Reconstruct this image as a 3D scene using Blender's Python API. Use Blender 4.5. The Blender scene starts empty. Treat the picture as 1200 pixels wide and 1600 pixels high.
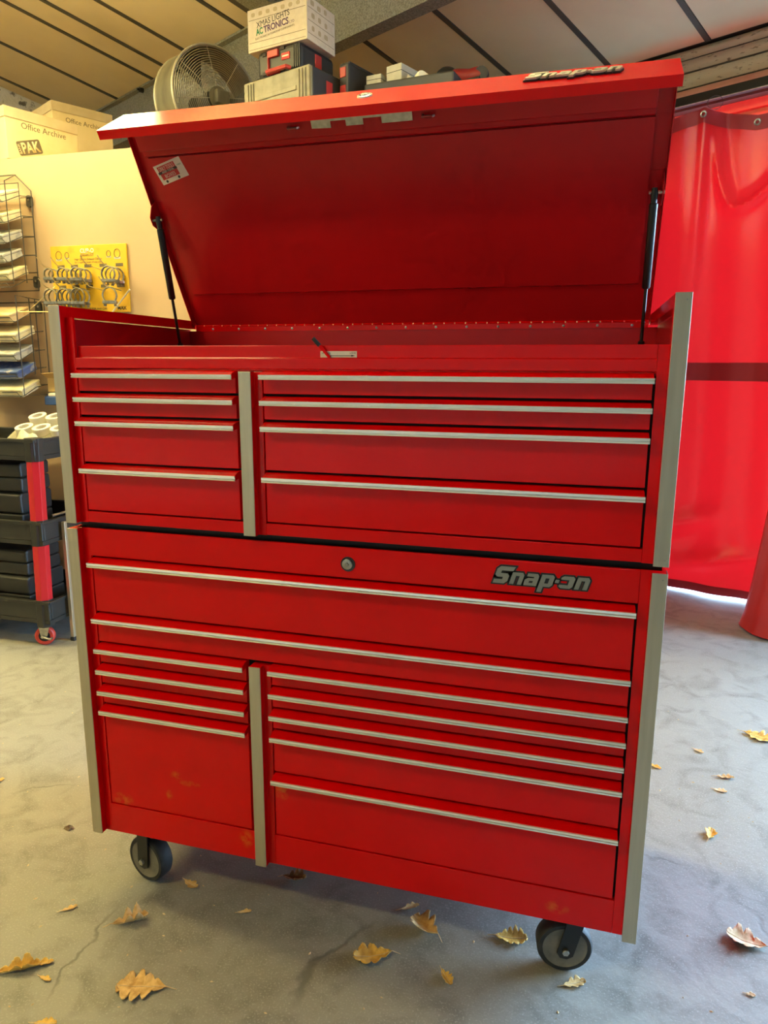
import bpy, bmesh, math, random
from mathutils import Matrix, Vector

# ------------------------------------------------------------------ camera
scene = bpy.context.scene
col = scene.collection
PI = math.pi
YAW, PITCH, ROLL = math.radians(15.7418), math.radians(-11.61), math.radians(0.273)
CAM = Vector((1.2025, -1.4224, 1.3841))
_f = Vector((-math.sin(YAW) * math.cos(PITCH), math.cos(YAW) * math.cos(PITCH), math.sin(PITCH)))
_r0 = Vector((math.cos(YAW), math.sin(YAW), 0))
_u0 = _r0.cross(_f)
_r = math.cos(ROLL) * _r0 + math.sin(ROLL) * _u0
_u = -math.sin(ROLL) * _r0 + math.cos(ROLL) * _u0
cd = bpy.data.cameras.new('camera')
cam = bpy.data.objects.new('camera', cd)
col.objects.link(cam)
cam.matrix_world = Matrix(((_r.x, _u.x, -_f.x, CAM.x), (_r.y, _u.y, -_f.y, CAM.y), (_r.z, _u.z, -_f.z, CAM.z), (0, 0, 0, 1)))
cd.sensor_fit = 'VERTICAL'
cd.sensor_height = 36.0
cd.lens = 1116.57 / 1600 * 36.0
cd.clip_start = 0.02
scene.camera = cam

# ------------------------------------------------------------------ sky, exposure
SKY = (0.44, 0.70, 1.0)
SKY_STRENGTH = 28.0
LAMP_STRENGTH = 60.0
LAMP_COLOUR = (1.0, 0.82, 0.34)
world = bpy.data.worlds.new('sky')
scene.world = world
world.use_nodes = True
bg = world.node_tree.nodes['Background']
bg.inputs[0].default_value = (*SKY, 1)
bg.inputs[1].default_value = SKY_STRENGTH
vs = scene.view_settings
vs.view_transform = 'Standard'
vs.look = 'None'
vs.exposure = 0.58
vs.gamma = 1.0
vs.use_curve_mapping = False
scene.cycles.use_denoising = True
scene.cycles.use_adaptive_sampling = True
scene.cycles.adaptive_threshold = 0.06
scene.cycles.adaptive_min_samples = 16
scene.cycles.max_bounces = 6
scene.cycles.diffuse_bounces = 3
scene.cycles.glossy_bounces = 3
scene.cycles.sample_clamp_indirect = 6.0
scene.cycles.caustics_reflective = False
scene.cycles.caustics_refractive = False

# the building stands turned against the tool chest: u runs along its eaves wall, s across it
TU = Vector((math.cos(math.radians(-29)), math.sin(math.radians(-29)), 0))
SV = Vector((-TU.y, TU.x, 0))
def US(u, s, z=0.0):
    return TU * u + SV * s + Vector((0, 0, z))
def roof_z(s):
    return 3.971 - 0.1925 * s
EAVE = 3.92
DOOR0, DOOR1, DOORZ = -0.62, 4.6, 2.885

def portal(u0, u1, z0, z1, s, inward):
    l = bpy.data.lights.new('doorway_portal', 'AREA')
    l.shape = 'RECTANGLE'; l.size = u1 - u0; l.size_y = z1 - z0
    l.cycles.is_portal = True
    o = bpy.data.objects.new('doorway_portal', l)
    col.objects.link(o)
    x = TU; zax = -SV * inward; y = zax.cross(x)
    c = US((u0 + u1) / 2, s, (z0 + z1) / 2)
    o.matrix_world = Matrix(((x.x, y.x, zax.x, c.x), (x.y, y.y, zax.y, c.y), (x.z, y.z, zax.z, c.z), (0, 0, 0, 1)))
portal(DOOR0, DOOR1, 0, DOORZ, EAVE + 0.3, -1)
FRONT_S = -5.6

# ------------------------------------------------------------------ mesh helpers
class MB:
    def __init__(self):
        self.v = []; self.f = []
    def add(self, vs, fs):
        n = len(self.v)
        self.v += [tuple(p) for p in vs]
        self.f += [tuple(i + n for i in f) for f in fs]
        return self
    def box(self, x0, y0, z0, x1, y1, z1):
        return self.add([(x0,y0,z0),(x1,y0,z0),(x1,y1,z0),(x0,y1,z0),(x0,y0,z1),(x1,y0,z1),(x1,y1,z1),(x0,y1,z1)],
                        [(0,3,2,1),(4,5,6,7),(0,1,5,4),(1,2,6,5),(2,3,7,6),(3,0,4,7)])
    def prism(self, poly, lo, hi, axis='z', fn=None):
        """extrude a closed 2-D outline along an axis (x: outline in y,z; y: in x,z; z: in x,y)"""
        def P(a, b, c):
            if fn: return fn(a, b, c)
            return {'x': (c, a, b), 'y': (a, c, b), 'z': (a, b, c)}[axis]
        n = len(poly)
        vs = [P(a, b, lo) for a, b in poly] + [P(a, b, hi) for a, b in poly]
        fs = [tuple(range(n))[::-1], tuple(range(n, 2 * n))] + [(i, (i + 1) % n, (i + 1) % n + n, i + n) for i in range(n)]
        return self.add(vs, fs)
    def tube(self, pts, r, n=8, close=False):
        pts = [Vector(p) for p in pts]; m = len(pts)
        rr = r if isinstance(r, (list, tuple)) else [r] * m
        vs = []; prev = None
        for i, p in enumerate(pts):
            if close: t = pts[(i + 1) % m] - pts[i - 1]
            else: t = pts[min(i + 1, m - 1)] - pts[max(i - 1, 0)]
            t.normalize()
            if prev is None:
                a = Vector((0, 0, 1)) if abs(t.z) < 0.9 else Vector((1, 0, 0))
                prev = t.cross(a).normalized()
            prev = (prev - t * prev.dot(t)).normalized()
            b = t.cross(prev)
            vs += [p + (prev * math.cos(2 * PI * k / n) + b * math.sin(2 * PI * k / n)) * rr[i] for k in range(n)]
        fs = []
        for i in range(m if close else m - 1):
            j = (i + 1) % m
            fs += [(i * n + k, i * n + (k + 1) % n, j * n + (k + 1) % n, j * n + k) for k in range(n)]
        if not close:
            fs += [tuple(range(n))[::-1], tuple(range((m - 1) * n, m * n))]
        return self.add(vs, fs)
    def lathe(self, prof, n=24, c=(0, 0, 0), ax=(0, 0, 1), loop=False):
        """prof: (radius, height) along axis ax from centre c"""
        ax = Vector(ax).normalized(); c = Vector(c)
        a = Vector((0, 0, 1)) if abs(ax.z) < 0.9 else Vector((1, 0, 0))
        e1 = ax.cross(a).normalized(); e2 = ax.cross(e1)
        vs = [c + ax * h + (e1 * math.cos(2 * PI * k / n) + e2 * math.sin(2 * PI * k / n)) * max(r, 1e-5) for r, h in prof for k in range(n)]
        m = len(prof)
        fs = [(i * n + k, i * n + (k + 1) % n, (i + 1) * n + (k + 1) % n, (i + 1) * n + k) for i in range(m - 1) for k in range(n)]
        if loop: fs += [((m - 1) * n + k, (m - 1) * n + (k + 1) % n, (k + 1) % n, k) for k in range(n)]
        else: fs += [tuple(range(n))[::-1], tuple(range((m - 1) * n, m * n))]
        return self.add(vs, fs)
    def grid(self, nu, nv, fn):
        vs = [fn(i / nu, j / nv) for j in range(nv + 1) for i in range(nu + 1)]
        fs = [(j * (nu + 1) + i, j * (nu + 1) + i + 1, (j + 1) * (nu + 1) + i + 1, (j + 1) * (nu + 1) + i) for j in range(nv) for i in range(nu)]
        return self.add(vs, fs)
    def mesh(self, name, mat, smooth=False):
        me = bpy.data.meshes.new(name)
        me.from_pydata(self.v, [], self.f)
        bm = bmesh.new(); bm.from_mesh(me)
        bmesh.ops.recalc_face_normals(bm, faces=bm.faces)
        bm.to_mesh(me); bm.free()
        if mat: me.materials.append(mat)
        if smooth:
            me.polygons.foreach_set('use_smooth', [True] * len(me.polygons))
        return me

def put(name, me, parent=None, label=None, loc=None):
    o = bpy.data.objects.new(name, me)
    col.objects.link(o)
    if parent is not None:
        o.parent = parent
        if parent.type == 'EMPTY' and parent.get('_w'):
            o.location = -parent.location
    if loc is not None: o.location = loc
    if label: o['label'] = label
    return o
def obj(name, mb, mat, parent=None, smooth=False, bevel=0, seg=2, label=None, angle=35, solid=0):
    o = put(name, mb.mesh(name, mat, smooth), parent, label)
    if solid:
        md = o.modifiers.new('thickness', 'SOLIDIFY'); md.thickness = solid; md.offset = 0
    if bevel:
        md = o.modifiers.new('edge', 'BEVEL'); md.width = bevel; md.segments = seg; md.limit_method = 'ANGLE'; md.angle_limit = math.radians(angle)
    if smooth and (bevel or True):
        md = o.modifiers.new('normals', 'WEIGHTED_NORMAL') if bevel else None
        try: o.data.set_sharp_from_angle(angle=math.radians(40))
        except Exception: pass
    return o
def tag(o, label, cat, group=None):
    o['label'] = label; o['category'] = cat
    if group: o['group'] = group
    return o
def thing(name, label, cat, loc=(0, 0, 0), rotz=0.0, group=None, w=False, rot=None):
    """an Empty at the thing's base; w: its parts are given in world coordinates"""
    o = bpy.data.objects.new(name, None)
    o.empty_display_size = 0.05
    col.objects.link(o)
    o.location = loc
    o.rotation_euler = rot if rot else (0, 0, rotz)
    if w: o['_w'] = 1
    return tag(o, label, cat, group)
def struct(o):
    o['kind'] = 'structure'
    return o
def dup(o, parent=None, name=None):
    c = o.copy(); col.objects.link(c)
    if parent is not None: c.parent = parent
    if name: c.name = name
    for ch in list(o.children):
        if ch is not c: dup(ch, c)
    return c
def text(name, s, mat, parent, origin, xd, yd, size=0.05, width=None, height=None, depth=0.0004, shear=0.0, bold=0.0, align='CENTER', label=None, spacing=1.0):
    cu = bpy.data.curves.new(name, 'FONT')
    cu.body = s; cu.size = 1.0; cu.extrude = 0.0; cu.shear = shear; cu.offset = bold; cu.align_x = align; cu.align_y = 'CENTER'
    cu.resolution_u = 3; cu.space_character = spacing
    t = bpy.data.objects.new(name, cu); col.objects.link(t)
    dg = bpy.context.evaluated_depsgraph_get()
    me = bpy.data.meshes.new_from_object(t.evaluated_get(dg))
    bpy.data.objects.remove(t); bpy.data.curves.remove(cu)
    xs = [v.co.x for v in me.vertices]; ys = [v.co.y for v in me.vertices]
    w, h = max(xs) - min(xs), max(ys) - min(ys)
    cx, cy = (max(xs) + min(xs)) / 2, (max(ys) + min(ys)) / 2
    sx = sy = size
    if width: sx = sy = width / w
    if height: sy = height / h
    bm = bmesh.new(); bm.from_mesh(me)
    if depth:
        r = bmesh.ops.extrude_face_region(bm, geom=bm.faces[:])
        for e in r['geom']:
            if isinstance(e, bmesh.types.BMVert): e.co.z = 1.0
    xd = Vector(xd).normalized(); yd = Vector(yd).normalized(); zd = xd.cross(yd); og = Vector(origin)
    for v in bm.verts:
        px = (v.co.x - (cx if align == 'CENTER' else min(xs))) * sx; py = (v.co.y - cy) * sy
        v.co = og + xd * px + yd * py + zd * (depth * v.co.z)
    bmesh.ops.recalc_face_normals(bm, faces=bm.faces)
    me2 = bpy.data.meshes.new(name); bm.to_mesh(me2); bm.free(); bpy.data.meshes.remove(me)
    me2.materials.append(mat)
    return put(name, me2, parent, label)
def rrect(x0, y0, x1, y1, r, n=4):
    out = []
    for cx, cy, a0 in ((x1 - r, y1 - r, 0), (x0 + r, y1 - r, 90), (x0 + r, y0 + r, 180), (x1 - r, y0 + r, 270)):
        for k in range(n + 1):
            a = math.radians(a0 + 90 * k / n)
            out.append((cx + r * math.cos(a), cy + r * math.sin(a)))
    return out

# ------------------------------------------------------------------ materials
M = {}
def mat(name, colour, rough=0.5, metal=0.0, coat=0.0, noise=None, bump=None, emit=None, spec=0.5, stretch=None):
    """noise: (scale, colour2, contrast lo, hi)  bump: (scale, strength, distance)"""
    m = bpy.data.materials.new(name); m.use_nodes = True
    nt = m.node_tree; b = nt.nodes['Principled BSDF']
    b.inputs['Base Color'].default_value = (*colour, 1)
    b.inputs['Roughness'].default_value = rough
    b.inputs['Metallic'].default_value = metal
    b.inputs['Coat Weight'].default_value = coat
    b.inputs['Coat Roughness'].default_value = 0.06
    b.inputs['Specular IOR Level'].default_value = spec
    tc = nt.nodes.new('ShaderNodeTexCoord')
    src = tc.outputs['Object']
    if stretch:
        mp = nt.nodes.new('ShaderNodeMapping'); mp.inputs['Scale'].default_value = stretch
        nt.links.new(src, mp.inputs[0]); src = mp.outputs[0]
    if noise:
        n = nt.nodes.new('ShaderNodeTexNoise'); n.inputs['Scale'].default_value = noise[0]; n.inputs['Detail'].default_value = 6
        nt.links.new(src, n.inputs['Vector'])
        r = nt.nodes.new('ShaderNodeMapRange'); r.inputs[1].default_value = noise[2]; r.inputs[2].default_value = noise[3]
        nt.links.new(n.outputs[0], r.inputs[0])
        x = nt.nodes.new('ShaderNodeMix'); x.data_type = 'RGBA'
        x.inputs[6].default_value = (*colour, 1); x.inputs[7].default_value = (*noise[1], 1)
        nt.links.new(r.outputs[0], x.inputs[0]); nt.links.new(x.outputs[2], b.inputs['Base Color'])
    if bump:
        n = nt.nodes.new('ShaderNodeTexNoise'); n.inputs['Scale'].default_value = bump[0]; n.inputs['Detail'].default_value = 4
        nt.links.new(src, n.inputs['Vector'])
        bp = nt.nodes.new('ShaderNodeBump'); bp.inputs['Strength'].default_value = bump[1]; bp.inputs['Distance'].default_value = bump[2]
        nt.links.new(n.outputs[0], bp.inputs['Height']); nt.links.new(bp.outputs[0], b.inputs['Normal'])
    if emit:
        b.inputs['Emission Color'].default_value = (*emit[0], 1); b.inputs['Emission Strength'].default_value = emit[1]
    M[name] = m
    return m
RED = (0.80, 0.002, 0.003)
mat('red_paint', RED, 0.15, spec=0.24, bump=(240, 0.02, 0.001), noise=(7, (0.72, 0.002, 0.003), 0.35, 0.75))
mat('red_inside_shade', (0.54, 0.008, 0.011), 0.30, spec=0.3, noise=(5, (0.46, 0.009, 0.012), 0.35, 0.75))  # red darkened so the colour carries the shade inside lid and chest
mat('steel_trim', (0.56, 0.51, 0.39), 0.38, metal=0.8, noise=(12, (0.46, 0.42, 0.31), 0.3, 0.8), stretch=(6, 6, 0.4))
mat('chrome', (0.98, 0.95, 0.86), 0.16, metal=0.7, noise=(30, (0.82, 0.79, 0.70), 0.5, 0.9), stretch=(0.6, 6, 6))
mat('zinc', (0.50, 0.48, 0.42), 0.28, metal=0.95, noise=(60, (0.30, 0.285, 0.24), 0.35, 0.75))
mat('clamp_zinc', (0.36, 0.345, 0.29), 0.30, metal=0.9, noise=(70, (0.18, 0.17, 0.14), 0.4, 0.7))
mat('black_metal', (0.012, 0.013, 0.013), 0.38, spec=0.4)
mat('black_rubber', (0.02, 0.021, 0.02), 0.6, noise=(40, (0.05, 0.048, 0.042), 0.5, 0.85))
mat('dark_inside', (0.012, 0.006, 0.006), 0.7)
mat('black_plastic', (0.016, 0.017, 0.016), 0.45, bump=(500, 0.15, 0.0004), noise=(14, (0.03, 0.03, 0.026), 0.4, 0.9))
mat('wheel_grey', (0.21, 0.19, 0.15), 0.55, noise=(35, (0.11, 0.10, 0.08), 0.4, 0.8))
mat('cream_wall', (0.43, 0.305, 0.182), 0.75, noise=(3.0, (0.39, 0.275, 0.164), 0.45, 0.8), bump=(30, 0.08, 0.002))
mat('rough_wall', (0.86, 0.84, 0.74), 0.9, noise=(16, (0.16, 0.15, 0.12), 0.55, 0.62), bump=(22, 0.8, 0.02))
mat('pale_wall', (0.70, 0.66, 0.56), 0.85, noise=(2, (0.62, 0.58, 0.48), 0.4, 0.7))
mat('plain_wall', (0.24, 0.23, 0.20), 0.85, noise=(2, (0.18, 0.175, 0.15), 0.4, 0.7))
mat('ceiling_board', (0.78, 0.67, 0.45), 0.8, noise=(2.2, (0.69, 0.58, 0.38), 0.4, 0.75))
mat('ceiling_strip', (0.075, 0.068, 0.055), 0.6)
mat('beam_paint', (0.30, 0.30, 0.24), 0.6, noise=(120, (0.17, 0.17, 0.13), 0.4, 0.6), bump=(90, 0.25, 0.002))
mat('shutter_cream', (0.60, 0.56, 0.42), 0.45, noise=(26, (0.20, 0.17, 0.12), 0.60, 0.70), stretch=(1, 1, 3))
mat('cream_red_glow', (0.74, 0.36, 0.26), 0.45, noise=(9, (0.66, 0.30, 0.22), 0.4, 0.7))  # cream metal with the red light from the curtain mixed into its colour
mat('white_card', (0.60, 0.54, 0.42), 0.8, noise=(40, (0.54, 0.48, 0.37), 0.4, 0.7))
mat('archive_card', (0.55, 0.45, 0.26), 0.8, noise=(9, (0.50, 0.40, 0.22), 0.4, 0.7))
mat('archive_lid', (0.42, 0.35, 0.22), 0.8, noise=(9, (0.37, 0.30, 0.18), 0.4, 0.7))
mat('kraft_card', (0.62, 0.42, 0.16), 0.85)
mat('ink_brown', (0.10, 0.08, 0.045), 0.8)
mat('ink_black', (0.02, 0.02, 0.02), 0.7)
mat('ink_green', (0.03, 0.22, 0.10), 0.7)
mat('ink_purple', (0.10, 0.05, 0.13), 0.7)
mat('ink_red', (0.45, 0.02, 0.02), 0.6)
mat('paper', (0.70, 0.68, 0.58), 0.6)
mat('label_white', (0.80, 0.74, 0.60), 0.5)
mat('badge_black', (0.015, 0.015, 0.015), 0.3)
mat('badge_silver', (0.30, 0.30, 0.26), 0.32, metal=0.5)
mat('badge_bright', (0.66, 0.62, 0.52), 0.30, metal=0.35)
mat('case_grey', (0.25, 0.235, 0.17), 0.6, noise=(20, (0.18, 0.165, 0.115), 0.4, 0.7))
mat('case_small', (0.40, 0.40, 0.33), 0.55, noise=(30, (0.33, 0.33, 0.27), 0.4, 0.7))
mat('case_black', (0.02, 0.02, 0.02), 0.5)
mat('tool_red', (0.36, 0.025, 0.022), 0.45)
mat('fan_grey', (0.085, 0.08, 0.058), 0.5, noise=(14, (0.035, 0.032, 0.024), 0.4, 0.7), stretch=(1, 1, 0.3))
mat('fan_dark', (0.05, 0.048, 0.04), 0.5)
mat('wire_black', (0.035, 0.032, 0.025), 0.45)
mat('wire_grey', (0.24, 0.225, 0.18), 0.4, metal=0.3)
mat('wire_brass', (0.52, 0.42, 0.20), 0.4, metal=0.5)
mat('board_yellow', (0.60, 0.36, 0.010), 0.6, noise=(18, (0.46, 0.26, 0.008), 0.55, 0.8))
mat('cart_red', (0.50, 0.012, 0.02), 0.35, spec=0.5)
mat('caster_red', (0.55, 0.05, 0.03), 0.5)
mat('part_box', (0.74, 0.66, 0.40), 0.7, noise=(25, (0.50, 0.44, 0.28), 0.5, 0.8))
mat('part_box_grey', (0.50, 0.50, 0.42), 0.7, noise=(30, (0.30, 0.31, 0.30), 0.5, 0.7))
mat('part_box_blue', (0.08, 0.13, 0.34), 0.5, noise=(26, (0.4, 0.4, 0.4), 0.55, 0.66))
mat('part_box_orange', (0.70, 0.52, 0.26), 0.7, noise=(25, (0.55, 0.28, 0.10), 0.55, 0.75))
mat('bin_blue', (0.03, 0.08, 0.26), 0.5)
mat('cloth_cream', (0.62, 0.56, 0.40), 0.95, noise=(40, (0.50, 0.44, 0.30), 0.4, 0.7))
mat('cup_cream', (0.72, 0.70, 0.60), 0.5)
mat('brass', (0.62, 0.50, 0.22), 0.3, metal=0.9)
mat('curtain_band', (0.36, 0.012, 0.02), 0.5)
mat('pvc_roll', (0.56, 0.03, 0.03), 0.4, noise=(6, (0.48, 0.02, 0.025), 0.4, 0.7))
mat('leaf_tan', (0.76, 0.52, 0.22), 0.75, noise=(60, (0.42, 0.22, 0.05), 0.4, 0.75), bump=(120, 0.4, 0.002))
mat('leaf_gold', (0.78, 0.50, 0.11), 0.7, noise=(60, (0.45, 0.24, 0.04), 0.4, 0.75), bump=(120, 0.4, 0.002))
mat('leaf_pale', (0.74, 0.57, 0.36), 0.8, noise=(60, (0.50, 0.34, 0.16), 0.4, 0.75), bump=(120, 0.4, 0.002))
mat('leaf_brown', (0.24, 0.12, 0.05), 0.8, noise=(70, (0.48, 0.28, 0.12), 0.5, 0.75), bump=(120, 0.5, 0.002))
mat('dirt', (0.16, 0.12, 0.07), 0.95, noise=(80, (0.30, 0.24, 0.15), 0.4, 0.7))
mat('lamp_white', (0.8, 0.8, 0.78), 0.5)
for _k, _v in (('wall', 0.58), ('floor', 1.42), ('lid', 0.50), ('back', 0.63), ('up', 0.55)):
    mat('lamp_' + _k, (0.9, 0.9, 0.85), 0.5, emit=(LAMP_COLOUR, LAMP_STRENGTH * _v))
mat('yard', (0.17, 0.165, 0.155), 0.9, noise=(1.5, (0.13, 0.127, 0.12), 0.4, 0.7))

# orange paint rubbed onto the drawer fronts in a few places, broken up by noise
def add_scuffs(m, spots, colour):
    nt = m.node_tree; L = nt.links.new; b = nt.nodes['Principled BSDF']
    tc = nt.nodes.new('ShaderNodeTexCoord'); n = nt.nodes.new('ShaderNodeTexNoise'); n.inputs['Scale'].default_value = 55; n.inputs['Detail'].default_value = 5
    L(tc.outputs['Object'], n.inputs['Vector'])
    total = None
    for x, z, rx, rz in spots:
        mp = nt.nodes.new('ShaderNodeMapping'); mp.vector_type = 'POINT'
        mp.inputs['Scale'].default_value = (1 / rx, 0.0, 1 / rz); mp.inputs['Location'].default_value = (-x / rx, 0, -z / rz)
        ln = nt.nodes.new('ShaderNodeVectorMath'); ln.operation = 'LENGTH'
        r = nt.nodes.new('ShaderNodeMapRange'); r.inputs[1].default_value = 1.0; r.inputs[2].default_value = 0.35
        L(tc.outputs['Object'], mp.inputs[0]); L(mp.outputs[0], ln.inputs[0]); L(ln.outputs['Value'], r.inputs[0])
        if total is None: total = r.outputs[0]
        else:
            a = nt.nodes.new('ShaderNodeMath'); a.operation = 'MAXIMUM'; L(total, a.inputs[0]); L(r.outputs[0], a.inputs[1]); total = a.outputs[0]
    r2 = nt.nodes.new('ShaderNodeMapRange'); r2.inputs[1].default_value = 0.40; r2.inputs[2].default_value = 0.62; L(n.outputs[0], r2.inputs[0])
    mu = nt.nodes.new('ShaderNodeMath'); mu.operation = 'MULTIPLY'; L(total, mu.inputs[0]); L(r2.outputs[0], mu.inputs[1])
    mu2 = nt.nodes.new('ShaderNodeMath'); mu2.operation = 'MULTIPLY'; L(mu.outputs[0], mu2.inputs[0]); mu2.inputs[1].default_value = 0.6
    x_ = nt.nodes.new('ShaderNodeMix'); x_.data_type = 'RGBA'; x_.inputs[7].default_value = (*colour, 1)
    old = b.inputs['Base Color'].links[0].from_socket
    L(mu2.outputs[0], x_.inputs[0]); L(old, x_.inputs[6]); L(x_.outputs[2], b.inputs['Base Color'])
SCUFFS = [(0.250, 0.358, 0.020, 0.014), (0.288, 0.342, 0.034, 0.010), (0.227, 0.300, 0.012, 0.016), (0.088, 0.262, 0.034, 0.022), (0.541, 0.366, 0.022, 0.026), (0.792, 0.385, 0.028, 0.010), (1.202, 0.198, 0.030, 0.018), (0.441, 0.217, 0.022, 0.028)]
add_scuffs(M['red_paint'], SCUFFS, (0.80, 0.16, 0.02))

# curtain: thin red PVC that lets daylight through
def curtain_material():
    m = bpy.data.materials.new('red_pvc'); m.use_nodes = True
    nt = m.node_tree; b = nt.nodes['Principled BSDF']
    b.inputs['Base Color'].default_value = (0.60, 0.007, 0.011, 1); b.inputs['Roughness'].default_value = 0.30
    tr = nt.nodes.new('ShaderNodeBsdfTranslucent'); tr.inputs[0].default_value = (0.66, 0.007, 0.010, 1)
    mx = nt.nodes.new('ShaderNodeMixShader'); mx.inputs[0].default_value = 0.08
    tc = nt.nodes.new('ShaderNodeTexCoord'); n = nt.nodes.new('ShaderNodeTexNoise'); n.inputs['Scale'].default_value = 5
    bp = nt.nodes.new('ShaderNodeBump'); bp.inputs['Strength'].default_value = 0.25; bp.inputs['Distance'].default_value = 0.02
    nt.links.new(tc.outputs['Object'], n.inputs['Vector']); nt.links.new(n.outputs[0], bp.inputs['Height'])
    nt.links.new(bp.outputs[0], b.inputs['Normal'])
    nt.links.new(b.outputs[0], mx.inputs[1]); nt.links.new(tr.outputs[0], mx.inputs[2])
    nt.links.new(mx.outputs[0], nt.nodes['Material Output'].inputs[0])
    M['red_pvc'] = m
curtain_material()

def concrete_material():
    m = bpy.data.materials.new('concrete'); m.use_nodes = True
    nt = m.node_tree; b = nt.nodes['Principled BSDF']; L = nt.links.new
    tc = nt.nodes.new('ShaderNodeTexCoord')
    def noise(scale, detail=6, dist=0.0):
        n = nt.nodes.new('ShaderNodeTexNoise'); n.inputs['Scale'].default_value = scale; n.inputs['Detail'].default_value = detail; n.inputs['Distortion'].default_value = dist
        L(tc.outputs['Object'], n.inputs['Vector']); return n
    def ramp(src, lo, hi):
        r = nt.nodes.new('ShaderNodeMapRange'); r.inputs[1].default_value = lo; r.inputs[2].default_value = hi; r.clamp = True
        L(src, r.inputs[0]); return r.outputs[0]
    def mix(f, a, c):
        x = nt.nodes.new('ShaderNodeMix'); x.data_type = 'RGBA'; L(f, x.inputs[0])
        for i, q in ((6, a), (7, c)):
            if isinstance(q, tuple): x.inputs[i].default_value = (*q, 1)
            else: L(q, x.inputs[i])
        return x.outputs[2]
    c1 = mix(ramp(noise(1.1, 8, 0.6).outputs[0], 0.32, 0.70), (0.225, 0.222, 0.198), (0.31, 0.305, 0.275))
    c2 = mix(ramp(noise(9, 8, 1.0).outputs[0], 0.46, 0.74), c1, (0.17, 0.167, 0.146))
    c3 = mix(ramp(noise(210, 4).outputs[0], 0.54, 0.72), c2, (0.36, 0.355, 0.32))
    # hair cracks: thin edges of a warped cell pattern, broken up by a mask
    warp = noise(5, 5)
    ad = nt.nodes.new('ShaderNodeVectorMath'); ad.operation = 'MULTIPLY_ADD'
    ad.inputs[1].default_value = (0.22, 0.22, 0.0)
    L(warp.outputs['Color'], ad.inputs[0]); L(tc.outputs['Object'], ad.inputs[2])
    vo = nt.nodes.new('ShaderNodeTexVoronoi'); vo.feature = 'DISTANCE_TO_EDGE'; vo.inputs['Scale'].default_value = 0.95
    L(ad.outputs[0], vo.inputs['Vector'])
    cr = nt.nodes.new('ShaderNodeMath'); cr.operation = 'MULTIPLY'
    L(ramp(vo.outputs['Distance'], 0.006, 0.0015), cr.inputs[0]); L(ramp(noise(2.4, 3).outputs[0], 0.52, 0.66), cr.inputs[1])
    c4 = mix(cr.outputs[0], c3, (0.13, 0.128, 0.112))
    L(c4, b.inputs['Base Color'])
    b.inputs['Roughness'].default_value = 0.62
    sm = nt.nodes.new('ShaderNodeMath'); sm.operation = 'MULTIPLY_ADD'; sm.inputs[1].default_value = -1.0
    L(cr.outputs[0], sm.inputs[0]); L(noise(55, 9, 0.2).outputs[0], sm.inputs[2])
    bp = nt.nodes.new('ShaderNodeBump'); bp.inputs['Strength'].default_value = 0.30; bp.inputs['Distance'].default_value = 0.003
    L(sm.outputs[0], bp.inputs['Height']); L(bp.outputs[0], b.inputs['Normal'])
    M['concrete'] = m
concrete_material()

# ================================================================== the building
def us_box(u0, s0, z0, u1, s1, z1):
    mb = MB()
    c = [US(u, s, z) for z in (z0, z1) for u, s in ((u0, s0), (u1, s0), (u1, s1), (u0, s1))]
    return mb.add(c, [(0,3,2,1),(4,5,6,7),(0,1,5,4),(1,2,6,5),(2,3,7,6),(3,0,4,7)])
def roof_box(u0, u1, s0, s1, d0, d1):
    """a slab that follows the roof slope, d measured down from it"""
    c = [US(u, s, roof_z(s) - d) for d in (d1, d0) for u, s in ((u0, s0), (u1, s0), (u1, s1), (u0, s1))]
    return MB().add(c, [(0,3,2,1),(4,5,6,7),(0,1,5,4),(1,2,6,5),(2,3,7,6),(3,0,4,7)])
ULEFT, URIGHT = -5.15, 5.6
fl = MB().add([US(u, s, z) for z in (-0.1, 0) for u, s in ((ULEFT, FRONT_S), (URIGHT, FRONT_S), (URIGHT, EAVE), (ULEFT, EAVE))],
              [(0,3,2,1),(4,5,6,7),(0,1,5,4),(1,2,6,5),(2,3,7,6),(3,0,4,7)])
struct(obj('floor', fl, M['concrete']))
yard = MB().add([US(u, s, z) for z in (-0.2, -0.02) for u, s in ((-25, -25), (25, -25), (25, 25), (-25, 25))],
                [(0,3,2,1),(4,5,6,7),(0,1,5,4),(1,2,6,5),(2,3,7,6),(3,0,4,7)])
struct(obj('floor_yard', yard, M['yard']))

ceiling = struct(obj('ceiling', roof_box(ULEFT - 0.2, URIGHT + 0.2, FRONT_S - 0.2, EAVE + 0.25, -0.10, -0.012), M['ceiling_strip']))
lines = [ULEFT, -4.955, -4.352, -3.755, -3.157, -2.551, -1.944, -1.357, -0.756, -0.162, 0.44, 1.04, 1.64, 2.24, 2.84, 3.44, 4.04, 4.64, 5.24, URIGHT]
for a, b in zip(lines[:-1], lines[1:]):
    o = obj('panel', roof_box(a + 0.018, b - 0.018, FRONT_S, EAVE - 0.03, -0.012, 0.0), M['ceiling_board'], ceiling)
for a in lines[1:-1]:
    obj('strip', roof_box(a - 0.016, a + 0.016, FRONT_S, EAVE - 0.03, -0.012, 0.006), M['ceiling_strip'], ceiling)
obj('strip', roof_box(-3.50, -3.475, FRONT_S, 2.35, 0.0, 0.012), M['ceiling_strip'], ceiling, label='thin dark conduit clipped along the ceiling board')

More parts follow.
